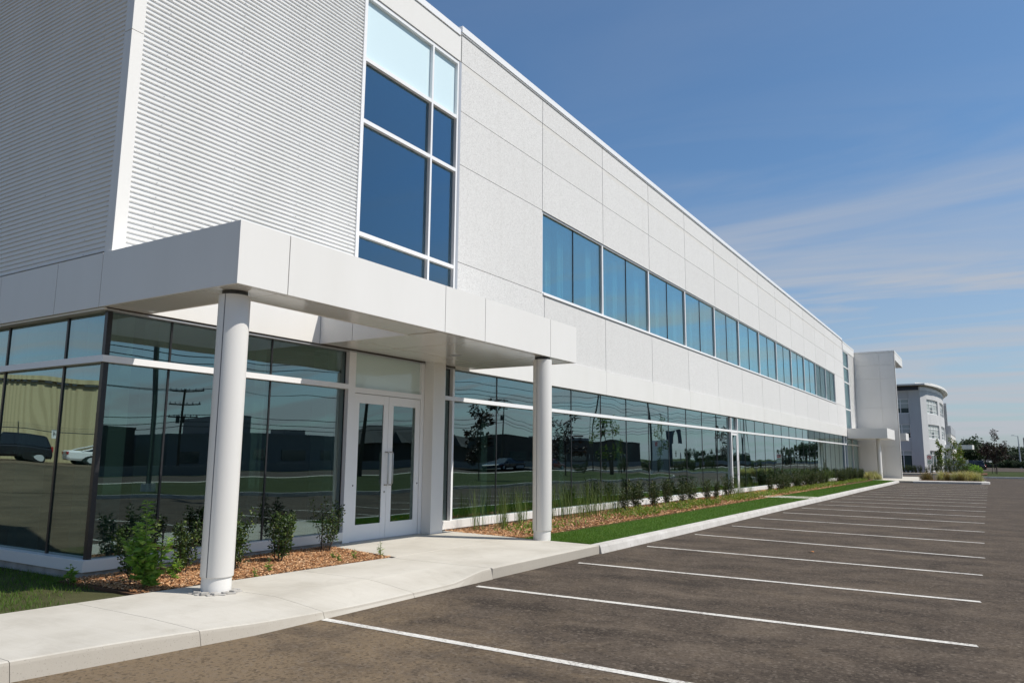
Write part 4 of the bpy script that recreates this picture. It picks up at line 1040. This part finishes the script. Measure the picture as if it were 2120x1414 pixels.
# shaded flank with windows
fw = [(-11.4,-9.2),(-16.2,-13.4),(-21.4,-18.6),(-26.6,-23.8)]
xe = [Cx]+[q for a,b in fw for q in (b,a)]+[WL]
for i in range(0,len(xe),2): wm.box(xe[i+1],xe[i],120,120.4,0,11.5)
for a,b in fw:
    for z0,z1 in [(0,.2),(3.1,4.75),(6.75,8.25),(10.3,11.5)]: wm.box(a,b,120.12,120.4,z0,z1)
wm.prism(offs(arc,-.4)[1:]+[(-6.2,150),(WL,150),(WL,120.4),(-8.5,120.4)],11.1,11.5)
wm.box(WL,-5.8,150,150.4,0,11.5)
w_o = wm.build('wall', M_pale, F)
for fi,(z0,z1) in enumerate(floors):
    for a,b in fw:
        m=MB(); ff=.09; y0=120.16
        m.box(a,b,y0,y0+.1,z0,z0+ff); m.box(a,b,y0,y0+.1,z1-ff,z1); m.box(a,a+ff,y0,y0+.1,z0+ff,z1-ff); m.box(b-ff,b,y0,y0+.1,z0+ff,z1-ff); m.box((a+b)/2-.05,(a+b)/2+.05,y0,y0+.1,z0+ff,z1-ff); m.box(a+ff,b-ff,y0+.01,y0+.09,z1-.66,z1-.58)
        if fi: m.box(a,b,y0-.02,y0+.09,z0-.45,z0)
        fr=m.build('window',M_frame,F); p=MB(); p.box(a,b,y0+.05,y0+.07,z0,z1); p.build('pane',M_win,fr)
        p=MB(); p.box(a+.12,b-.12,y0+.03,y0+.045,z0+(.75 if fi else 2.2),z1-.1); p.build('blind',M_winb,fr)
    for (ta,tb) in bays:
        m=MB(); p=MB(); bl=MB(); nseg=4; tt=np.linspace(ta,tb,nseg+1)
        for i in range(nseg):
            def sub(d0, d1):
                return
            q0,q1=arcpt(tt[i]),arcpt(tt[i+1]); d=(Vector(q1)-Vector(q0)).normalized(); n_=Vector((d.y,-d.x))
            o0=(q0[0]-n_.x*.14,q0[1]-n_.y*.14); o1=(q1[0]-n_.x*.14,q1[1]-n_.y*.14)
            for za,zb in ((z0,z0+.1),(z1-.1,z1),(z1-.66,z1-.56),((z0+.5),(z0+.58))): wallstrip(m,o0,o1,za,zb,.1)
            e=(o0[0]+d.x*.09,o0[1]+d.y*.09); wallstrip(m,o0,e,z0+.1,z1-.1,.09)
            e=(o1[0]-d.x*.05,o1[1]-d.y*.05); wallstrip(m,e,o1,z0+.1,z1-.1,.085)
            r0=(q0[0]-n_.x*.2,q0[1]-n_.y*.2); r1=(q1[0]-n_.x*.2,q1[1]-n_.y*.2); wallstrip(p,r0,r1,z0,z1,.02)
            r0=(q0[0]-n_.x*.185,q0[1]-n_.y*.185); r1=(q1[0]-n_.x*.185,q1[1]-n_.y*.185)
            if fi: wallstrip(bl,r0,r1,z0+(.1 if i!=1 else .9),z1-.1,.01)
        fr=m.build('window',M_frame,F); p.build('pane',M_win,fr)
        if fi: bl.build('blind',M_winb,fr)
# dark recessed clerestory band and thin roof
ib = offs(arc,-.25)
m=MB(); m.prism(ib+[(-6.4,149),(WL+.2,149),(WL+.2,120.25)],11.5,12.1); m.build('clerestory_band',M_navy,F)
m=MB()
for i in range(len(ib)-1): wallstrip(m,offs(arc,.02)[i],offs(arc,.02)[i+1],11.5,12.05,.2)
m.build('band_cladding',M_alu,F)
ob = offs(arc,.75); ob[0]=(-7.0,118.7)
m=MB(); m.prism([(WL-.5,118.7)]+ob+[(-5.2,141),(-6.4,150.5),(WL-.5,150.5)],12.1,12.30); m.prism([(-8.2,119.4)]+offs(arc,.65)[1:]+[(-5.6,140),(-8.2,140)],12.302,12.5); m.build('roof',M_acm,F)
m=MB(); m.box(-12,-5.05,139,158,0,5.9); m.build('rear_block',M_smooth,F); m=MB(); m.box(-12,-5.0,139.2,139.3,5.9,7.2); m.box(-5.1,-5.0,139.3,158,5.9,7.2); m.build('roof_screen',M_alu,F)
m=MB(); m.prism([(-6.0,133.5),(-2.2,134.2),(-2.0,136.5),(-5.6,137.6)],3.45,4.1); 
cw=m.build('entrance_canopy',M_acm,F)
m=MB(); m.box(-5.0,-2.9,135.0,135.5,.0,1.85); tag(m.build('garden_wall',M_smooth,bevel=.03),'low pale free-standing wall right of the curved building beside the parked cars','wall')

# ------------------------------------------------------------------ cars
def rings(mb, secs):
    """loft closed sections (same count), capped"""
    b=len(mb.v); n=len(secs[0])
    for s_ in secs: mb.v += [tuple(map(float,p)) for p in s_]
    for i in range(len(secs)-1):
        for k in range(n): mb.f.append([b+i*n+k,b+i*n+(k+1)%n,b+(i+1)*n+(k+1)%n,b+(i+1)*n+k]); mb.m.append(mb.mi)
    mb.f.append([b+k for k in range(n)][::-1]); mb.m.append(mb.mi)
    e=b+(len(secs)-1)*n; mb.f.append([e+k for k in range(n)]); mb.m.append(mb.mi)
def car(label, x, y, z, rz, paint, suv=False, group=None):
    t=thing('parked_car',label,'car',(x,y,z),rz,group)
    L=4.7; Wd=1.82 if not suv else 1.9; zb=.28; zh=.92 if not suv else 1.08; zr=1.45 if not suv else 1.78
    def sec(xx,w,za,zc): h_=w/2; return [(xx,-h_*.92,za),(xx,h_*.92,za),(xx,h_,za+.15),(xx,h_,zc-.12),(xx,h_*.86,zc),(xx,-h_*.86,zc),(xx,-h_,zc-.12),(xx,-h_,za+.15)]
    m=MB()
    if suv: prof=[(-L/2,.86,.42,.98),(-L/2+.12,.97,.3,1.06),(-1.2,1,zb,zh),(.9,1,zb,zh),(1.5,1,zb,zh-.03),(2.1,.95,.3,zh-.1),(L/2,.84,.36,.78)]
    else: prof=[(-L/2,.84,.38,.88),(-L/2+.15,.95,.3,.96),(-1.4,1,zb,zh+.03),(.8,1,zb,zh),(1.5,.99,zb,zh-.07),(2.15,.92,.3,zh-.18),(L/2,.8,.34,.62)]
    rings(m,[sec(a,Wd*b_,c,d) for a,b_,c,d in prof]); body=m.build('body',paint,t,smooth=False,bevel=.04)
    def cs(xx,w,za,zc,ty): 
        h_=w/2; return [(xx,-h_,za),(xx,h_,za),(xx,h_*ty,zc),(xx,-h_*ty,zc)]
    g_=MB()
    cab=[(-L/2+.18,1.05,0),(-L/2+.5,zr-.06,1),(.35,zr-.03,1),(1.15,zh-.02,0)] if suv else [(-1.75,zh,0),(-1.0,zr-.06,1),(.25,zr-.04,1),(1.2,zh-.03,0)]
    b0,b1,b2,b3=cab; wA=Wd*.93; wB=Wd*.72
    pts=[(b0[0],-wA/2,b0[1]),(b0[0],wA/2,b0[1]),(b1[0],wB/2,b1[1]),(b1[0],-wB/2,b1[1]),(b2[0],wB/2,b2[1]),(b2[0],-wB/2,b2[1]),(b3[0],wA/2,b3[1]),(b3[0],-wA/2,b3[1])]
    g_.add(pts,[(0,1,2,3)[::-1],(3,2,4,5)[::-1],(5,4,6,7)[::-1],(1,6,4,2),(0,3,5,7),(0,7,6,1)]); g_.build('window',M_cglass,t)
    r=MB(); r.add([(b1[0]-.04,-wB/2-.02,b1[1]-.01),(b1[0]-.04,wB/2+.02,b1[1]-.01),(b2[0]+.03,wB/2+.02,b2[1]-.01),(b2[0]+.03,-wB/2-.02,b2[1]-.01),(b1[0]+.1,-wB/2+.1,zr),(b1[0]+.1,wB/2-.1,zr),(b2[0]-.1,wB/2-.1,zr+.01),(b2[0]-.1,-wB/2+.1,zr+.01)],[(0,1,2,3)[::-1],(4,5,6,7)[::-1],(0,1,5,4),(1,2,6,5),(2,3,7,6),(3,0,4,7)])
    for sg in (-1,1):
        r.tube([(b0[0],sg*wA/2,b0[1]),(b1[0],sg*(wB/2+.01),b1[1])],.04,6); r.tube([(b3[0],sg*wA/2,b3[1]),(b2[0],sg*(wB/2+.01),b2[1])],.035,6); r.tube([((b1[0]+b2[0])/2,sg*(wA/2),zh),((b1[0]+b2[0])/2,sg*(wB/2+.01),zr-.04)],.035,6)
    r.build('roof',paint,t)
    for xx in (-1.42,1.42):
        for sg in (-1,1):
            w_=MB(); y0=sg*(Wd/2-.2); y1=sg*(Wd/2+.01); w_.tube([(xx,y0,.33),(xx,y1,.33)],.33,20); wo_=w_.build('wheel',M_tyre,t)
            w_=MB(); w_.tube([(xx,y1-sg*.02,.33),(xx,y1+sg*.012,.33)],.21,14); w_.build('rim',M_lgrey,wo_)
    for sg in (-1,1):
        q=MB(); q.box(-L/2-.02,-L/2+.16,sg*(Wd*.29),sg*(Wd*.46),.70 if not suv else .8,.86 if not suv else 1.12); q.build('tail_light',M_red,t)
        q=MB(); q.box(L/2-.22,L/2-.03,sg*(Wd*.26),sg*(Wd*.42),.52,.64); q.build('headlight',M_lgrey,t)
        q=MB(); q.box(.62,.78,sg*(Wd/2),sg*(Wd/2+.18),zh-.04,zh+.1); q.build('mirror',paint,t)
    q=MB(); q.box(-L/2-.015,-L/2+.02,-.26,.26,.55 if not suv else .62,.66 if not suv else .74); q.build('number_plate',M_swhite,t)
    return t
P_blk=mat('black_car_paint',(.012,.013,.016),.2,.6); P_wht=mat('white_car_paint',(.72,.72,.72),.25,.5); P_rd=mat('red_car_paint',(.25,.015,.015),.25,.5); P_dk=mat('dark_blue_car_paint',(.02,.026,.04),.2,.6)
car('dark sedan with red tail lights parked in front of the dark people carrier',-3.0,150,.0,R_(180),P_blk)
car('tall dark people carrier with pale rear window, parked behind the dark sedan',-3.1,157,.0,R_(180),P_dk,True)

# ------------------------------------------------------------------ signs, posts
t = thing('parking_sign','white parking sign with red and green circles on the kerbed island','sign',(-4.2,70.6,.15))
m=MB(); m.tube([(0,0,0),(0,0,2.1)],.04,8); m.build('post',M_lgrey,t)
m=MB(); m.box(-.19,.19,-.055,-.04,1.22,2.05); m.build('sign_plate',M_swhite,t,bevel=.005)
def ring(mb,cx_,cz,r0,r1,y,n=28):
    vs=[];fs=[]
    for i in range(n):
        a=2*math.pi*i/n
        for r_ in (r0,r1):
            for yy_ in (y,y-.004): vs.append((cx_+r_*math.cos(a),yy_,cz+r_*math.sin(a)))
    for i in range(n):
        a=4*i;b=4*((i+1)%n); fs+= [(a+1,a+3,b+3,b+1),(a,b,b+2,a+2),(a,a+1,b+1,b),(a+2,b+2,b+3,a+3)]
    mb.add(vs,fs)
m=MB(); ring(m,0,1.83,.10,.145,-.056); m.add([(-.09,-.0562,1.90),(-.065,-.0562,1.925),(.09,-.0562,1.76),(.065,-.0562,1.735),(-.09,-.060,1.90),(-.065,-.060,1.925),(.09,-.060,1.76),(.065,-.060,1.735)],[(4,5,6,7),(0,3,2,1),(0,1,5,4),(1,2,6,5),(2,3,7,6),(3,0,4,7)]); m.build('red_circle',M_sred,t)
m=MB(); ring(m,0,1.46,.10,.14,-.056); m.build('green_circle',M_sgreen,t)
def text(name, body, size, loc, roteul, m, parent):
    cu=bpy.data.curves.new(name,'FONT'); cu.body=body; cu.size=size; cu.extrude=.004; cu.align_x='CENTER'; cu.align_y='CENTER'
    tmp=bpy.data.objects.new(name,cu); COL.objects.link(tmp); dg=bpy.context.evaluated_depsgraph_get(); me=bpy.data.meshes.new_from_object(tmp.evaluated_get(dg)); bpy.data.objects.remove(tmp)
    me.materials.clear(); me.materials.append(m); o=bpy.data.objects.new(name,me); COL.objects.link(o); o.location=loc; o.rotation_euler=roteul; o.parent=parent; return o
text('letter','P',.19,(0,-.058,1.83),(R_(90),0,0),M_sblack,t)
text('letter','P',.19,(0,-.058,1.46),(R_(90),0,0),M_sblack,t)
# far lamp post and utility pole at the right edge
t = thing('lamp_post','pale grey lamp post standing on the grass at the right edge of the view','lamp post',(6.35,230,.0)); m=MB(); m.tube([(0,0,0),(-.1,0,8.0)],[.17,.10],8); m.build('pole',M_lgrey,t); m=MB(); m.tube([(-.1,0,7.9),(-.9,0,8.15)],.05,6); m.box(-1.5,-.8,-.12,.12,8.1,8.22); m.build('lamp_head',M_lgrey,t); m=MB(); m.lathe(0,0,[(0,.3),(.32,.3),(.35,0)],14); m.build('base',M_smooth,t)
def upole(label,x,y,h_,arms,rz=0,transformer=False,group=None):
    t=thing('utility_pole',label,'utility pole',(x,y,0),rz,group); m=MB(); m.tube([(0,0,-.2),(.04,0,h_*.5),(0,0,h_)],[.17,.15,.11],8); m.build('pole',M_wood,t)
    for i in range(arms):
        z=h_-.35-i*1.5; q=MB(); q.box(-.07,.07,-1.9,1.9,z,z+.14); a_=q.build('crossarm',M_wood,t); q=MB()
        for yy_ in (-1.8,-1.1,-.45,.45,1.1,1.8): q.tube([(0,yy_,z+.14),(0,yy_,z+.36)],.06,6)
        q.build('insulators',M_lgrey,a_)
    if transformer:
        q=MB(); q.lathe(.3,-.35,[(0,h_-4),(.24,h_-4),(.24,h_-3.1),(0,h_-3.05)],14); q.build('transformer',M_dgrey,t); q=MB(); q.lathe(.3,.35,[(0,h_-4),(.24,h_-4),(.24,h_-3.1),(0,h_-3.05)],14); q.build('transformer',M_dgrey,t)
    return t
upole('brown wooden utility pole beside the lamp post at the far right edge',7.9,246,8.0,1)

# ------------------------------------------------------------------ what the glass mirrors: road side behind the camera
poles=[(62,16,10.2,3,True),(60,54.5,10.0,3,True),(58,121,12.2,2,True),(57,158,12.0,1,False),(56,198,14,1,False),(55,245,15,1,False),(64,-26,10.4,2,False)]
for i,(x,y,h_,a_,tf) in enumerate(poles):
    upole(['wooden utility pole with three crossarms by the road, opposite the building corner','wooden utility pole with three crossarms and twin transformers across the road','wooden utility pole with two crossarms further along the road','single-arm wooden pole in the middle distance along the road','tall single-arm wooden pole far along the road','farthest tall single-arm wooden pole along the road','wooden utility pole with two crossarms by the warehouse end of the road'][i],x,y,h_,a_,0,tf)
order=[6,0,1,2,3,4,5]
for a_,b_ in zip(order[:-1],order[1:]):
    p0,p1=poles[a_],poles[b_]; m=MB()
    for k,(off,dz) in enumerate([(-1.25,.25),(-.35,.25),(.8,.25),(0,-2.6),(0,-3.4),(.1,-4.0)]):
        z0,z1=p0[2]-.35+dz,p1[2]-.35+dz; pts=[]
        for t_ in np.linspace(0,1,13): pts.append((p0[0]+(p1[0]-p0[0])*t_, p0[1]+off+(p1[1]-p0[1])*t_, z0+(z1-z0)*t_-4*t_*(1-t_)*(.9 if dz>0 else 1.3)))
        m.tube(pts,.022 if dz>0 else .04,4,False)
    tag(m.build('power_lines',M_black),'bundle of sagging black power lines strung between two roadside poles','power lines','power lines along the road')
# nearer overhead cables along the median
npole=[(21.5,13.5,9.5),(20.5,43,9.5),(20,84,9.5),(19.5,140,9.5)]
for i,(x,y,h_) in enumerate(npole): upole(['bare wooden pole on the verge opposite the entrance','bare wooden pole on the verge opposite the shrub row','bare wooden pole on the verge beyond the sign board','farthest bare wooden pole on the verge'][i],x,y,h_,0)
for p0,p1 in zip(npole[:-1],npole[1:]):
    m=MB()
    for dz in (-.4,-1.1,-1.5):
        m.tube([(p0[0]+(p1[0]-p0[0])*t_,p0[1]+(p1[1]-p0[1])*t_,p0[2]+dz-4*t_*(1-t_)*.7) for t_ in np.linspace(0,1,13)],.025,4,False)
    tag(m.build('power_lines',M_black),'pair of thick overhead cables along the verge in front of the building','power lines','cables along the verge')
for i,(x,y) in enumerate([(11,19.8),(11,76.7),(12,120)]):
    t=thing('parking_lot_lamp',['tall square grey lamp post on the kerb opposite the entrance','tall square grey lamp post on the kerb halfway along the car park','tall square grey lamp post at the far end of the car park'][i],'lamp post',(x,y,0)); m=MB(); m.box(-.075,.075,-.075,.075,.5,9.0); m.build('pole',M_dgrey,t); m=MB(); m.box(-1.0,-.15,-.2,.2,8.85,9.0); m.box(.15,1.0,-.2,.2,8.85,9.0); m.box(-.15,.15,-.05,.05,8.9,8.97); m.build('lamp_head',M_dgrey,t); m=MB(); m.lathe(0,0,[(0,.5),(.28,.5),(.3,-.05)],18); m.build('base',M_smooth,t)
# monument sign and blue pylon sign
t=thing('monument_sign','large pale monument sign board with red square and dark lettering on the grass','sign',(17.5,96.7,0),R_(18)); m=MB(); m.box(-1.9,1.9,-.3,.3,1.5,4.1); m.build('sign_board',M_swhite,t,bevel=.02); m=MB(); m.box(-1.85,1.85,-.26,.26,0,1.5); m.build('base',M_gbld,t)
m=MB(); m.box(.55,1.05,-.312,-.3,3.35,3.9); m.build('logo_square',M_sred,t); m=MB(); m.add([(.70,-.316,3.4),(.76,-.316,3.4),(.92,-.316,3.85),(.86,-.316,3.85),(.70,-.312,3.4),(.76,-.312,3.4),(.92,-.312,3.85),(.86,-.312,3.85)],[(0,1,2,3),(4,7,6,5),(0,4,5,1),(1,5,6,2),(2,6,7,3),(3,7,4,0)]); m.build('logo_stroke',M_swhite,t)
text('lettering','dahlilease',.52,(-.55,-.305,3.05),(R_(90),0,0),M_sblack,t); m=MB(); m.box(-1.45,.7,-.308,-.3,2.62,2.67); m.build('underline',M_sblack,t)
t=thing('pylon_sign','tall dark blue pylon sign behind the pale monument board','sign',(40,165,0),R_(18)); m=MB(); m.box(-1.9,1.9,-.3,.3,4.9,8.0); m.build('sign_board',M_navy,t); m=MB(); m.box(-1.2,1.2,-.25,.25,0,4.9); m.build('base',M_navy,t)
# median trees and shrubs
def ytree(label,x,y,h_,w_,m,seed,n=700,lo=.35):
    rs=np.random.default_rng(seed); cs=[(rs.normal(0,w_*.45),rs.normal(0,w_*.45),h_*(lo+(1-lo)*i/9),w_*(1.0-.06*i)*rs.uniform(.5,.9),w_*.7*rs.uniform(.6,1),.45) for i in range(10)]
    return tree('young_tree',label,x,y,.1,h_,cs,n,.24,m,seed,.06,None,.9)
ytree('narrow dark maroon young tree on the lawn opposite the second column',9.5,43.7,5.1,.8,M_maple,201,1100,.3)
ytree('dark maroon young tree with open crown on the lawn beyond the stalls',11,59,5.2,1.1,M_maple,202,800)
ytree('airy green young tree with gaps in its crown on the lawn beyond the stalls',12,69.4,5.3,1.3,M_sap,203,520)
ytree('tall thin green young tree beside the pale monument sign',14.5,90,6.4,.9,M_sap,204,420)
ytree('dark young tree near the far end of the car park',11,104,5.6,1.2,M_maple,205,900)
for i in range(22):
    x=12+rng.uniform(0,7); y=60+i*3.4+rng.uniform(-1,1); dup(protos[i%4],(x,y,.1),i,1.3+.5*rng.random(),'bushy green shrub on the verge lawn between car park and road','shrubs on the verge lawn')
car('red car driving past on the road behind the verge',30.5,92,.0,R_(90),P_rd)
car('dark blue car on the far lane of the road',37,89,.0,R_(-90),P_dk)
# low barrier and roadside buildings across the road
m=MB(); m.box(46,46.4,-60,420,-.05,.95); tag(m.build('road_barrier',M_gbld),'long low concrete barrier along the far side of the road','barrier')
def shop(name,label,x0,x1,y0,y1,h_,m_,extra=(),roofm=None):
    t=thing(name,label,'building',(x0,y0,0)); q=MB(); q.box(0,x1-x0,0,y1-y0,-.1,h_); q.box(-.1,x1-x0+.1,-.1,y1-y0+.1,h_,h_+.3); q.build('wall',m_,t)
    n_=int((y1-y0)/7)
    for i in range(n_):
        q=MB(); yy_=2+i*7; q.box(-.06,.05,yy_,yy_+3.4,1.0,2.8); q.build('window',M_win,t)
    for (a_,b_,c_,d_,e_) in extra:
        q=MB(); q.box(a_,a_+c_,b_,b_+d_,h_,h_+e_); q.build('rooftop_unit',M_gbld,t)
    return t
shop('low_commercial_building','long dark brick commercial building across the road with rooftop units',82,110,0,62,6.0,M_brick,[(4,8,3,3,1.4),(4,30,3,3,1.6),(6,44,4,2,1.0),(3,19,2,2,.9)])
shop('low_commercial_building','dark brick commercial block with a taller box, across the road beyond the first one',80,105,66,104,5.2,M_gbld,[(3,10,8,7,3.2),(3,26,3,3,1.2)])
shop('flat_roofed_warehouse','dark flat-roofed warehouse further along the road',76,120,150,230,6.3,M_brick,[(4,20,3,3,1.0),(4,50,3,3,1.3)])
t=thing('gabled_housing_block','row of gabled dark houses with a long pitched roof across the road','building',(78,108,0)); m=MB(); m.box(0,14,0,34,-.1,4.0); m.build('wall',M_brick,t); m=MB(); m.add([(-.5,-.5,4),(14.5,-.5,4),(14.5,34.5,4),(-.5,34.5,4),(7,4,7.6),(7,30,7.6)],[(0,1,4),(1,2,5,4),(2,3,5),(3,0,4,5),(0,3,2,1)]); m.build('roof',M_roofd,t)
for i in range(5):
    m=MB(); y_=3+i*6.4; m.add([(-.9,y_,3.9),(-.9,y_+4,3.9),(-.9,y_+2,6.2),(5,y_,3.9),(5,y_+4,3.9),(5,y_+2,6.2)],[(0,2,1),(3,4,5),(0,3,5,2),(1,2,5,4),(0,1,4,3)]); m.build('gable',M_roofd,t)
for i in range(16): dup(bp_[i%5],(116+rng.uniform(-4,10),-60+i*22+rng.uniform(-5,5),-1.2),i,.8+.35*rng.random(),'dark tree among the buildings across the road','trees across the road')
for i in range(14): dup(bp_[i%4],(60+i*2.5,240+i*14,-1.9),i,.7+.3*rng.random(),'dark tree in the distant row beyond the road bend','distant trees beyond the road')
# beige warehouse, bank, fence and cars mirrored in the shaded side glazing
wx=Vector((.77,-.64)); 
bk=MB(); bk.add([(-14,-26,.1),(-40,3.5,.1),(-60,3.5,.1),(-60,2,1.1),(-44,-7,1.05),(-32,-40,1.05),(-14,-60,.1)],[(0,1,2,3,4),(0,4,5,6)]); bk.build('embankment',M_bank,kind='structure')
bk=MB(); bk.add([(-44,-7,1.06),(-60,2,1.1),(-130,2,1.1),(-130,-90,1.1),(-20,-90,1.05),(-32,-40,1.06)],[(0,1,2,3,4,5)]); bk.build('upper_yard',M_asph,kind='structure')
ang=math.atan2(-.62,.78)
t=thing('beige_warehouse','huge beige ribbed-metal warehouse behind a wire fence','building',(-60,-17.5,1.0),R_(-62)); m=MB(); m.box(-45,45,-30,0,-.5,6.0); m.build('wall',M_beige,t); m=MB(); m.box(-45.2,45.2,-30.2,.25,6.02,6.35); m.build('eaves_trim',M_beige,t); m=MB()
for xx_ in np.arange(-44.8,45,.55): m.box(xx_,xx_+.3,.0,.22,5.86,6.02)
m.build('eaves_bracket',M_dgrey,t)
for q_ in list(t.children): pass
t=thing('wire_fence','tall wire fence with angled barbed top in front of the beige warehouse','fence',(-55.5,-15.0,1.05),R_(-62))
m=MB()
for xx_ in np.arange(-40,40.1,4.0): m.tube([(xx_,0,0),(xx_,0,2.2),(xx_+.0,.4,2.6)],.045,6)
m.build('fence_post',M_dgrey,t); m=MB(); m.tube([(-40,0,2.2),(40,0,2.2)],.03,5); m.tube([(-40,.15,2.35),(40,.15,2.35)],.008,4); m.tube([(-40,.3,2.5),(40,.3,2.5)],.008,4); m.build('top_rail',M_dgrey,t)
for i,(xx_,n_) in enumerate([(-2.9,'5'),(1.5,'4'),(5.2,'3')]):
    s_=thing('bay_number_sign',['white sign with the number 5 on the wire fence above the white saloon','white sign with the number 4 on the wire fence above the dark people carrier','white sign with the number 3 farthest left on the wire fence'][i],'sign',(-55.5+xx_*math.cos(R_(-62))+.1,-15.0+xx_*math.sin(R_(-62))+.06,1.05),R_(-62+180)); m=MB(); m.box(-.22,.22,-.02,0,1.75,2.35); m.build('sign_plate',M_swhite,s_); text('number',n_,.5,(0,-.025,2.05),(R_(90),0,0),M_sblack,s_)
car('white saloon parked below the number 5 sign in front of the warehouse fence',-50.5,-17.6,1.06,R_(-75),P_wht)
car('dark people carrier parked beside the white saloon at the warehouse fence',-53.0,-12.6,1.06,R_(105),P_blk,True)
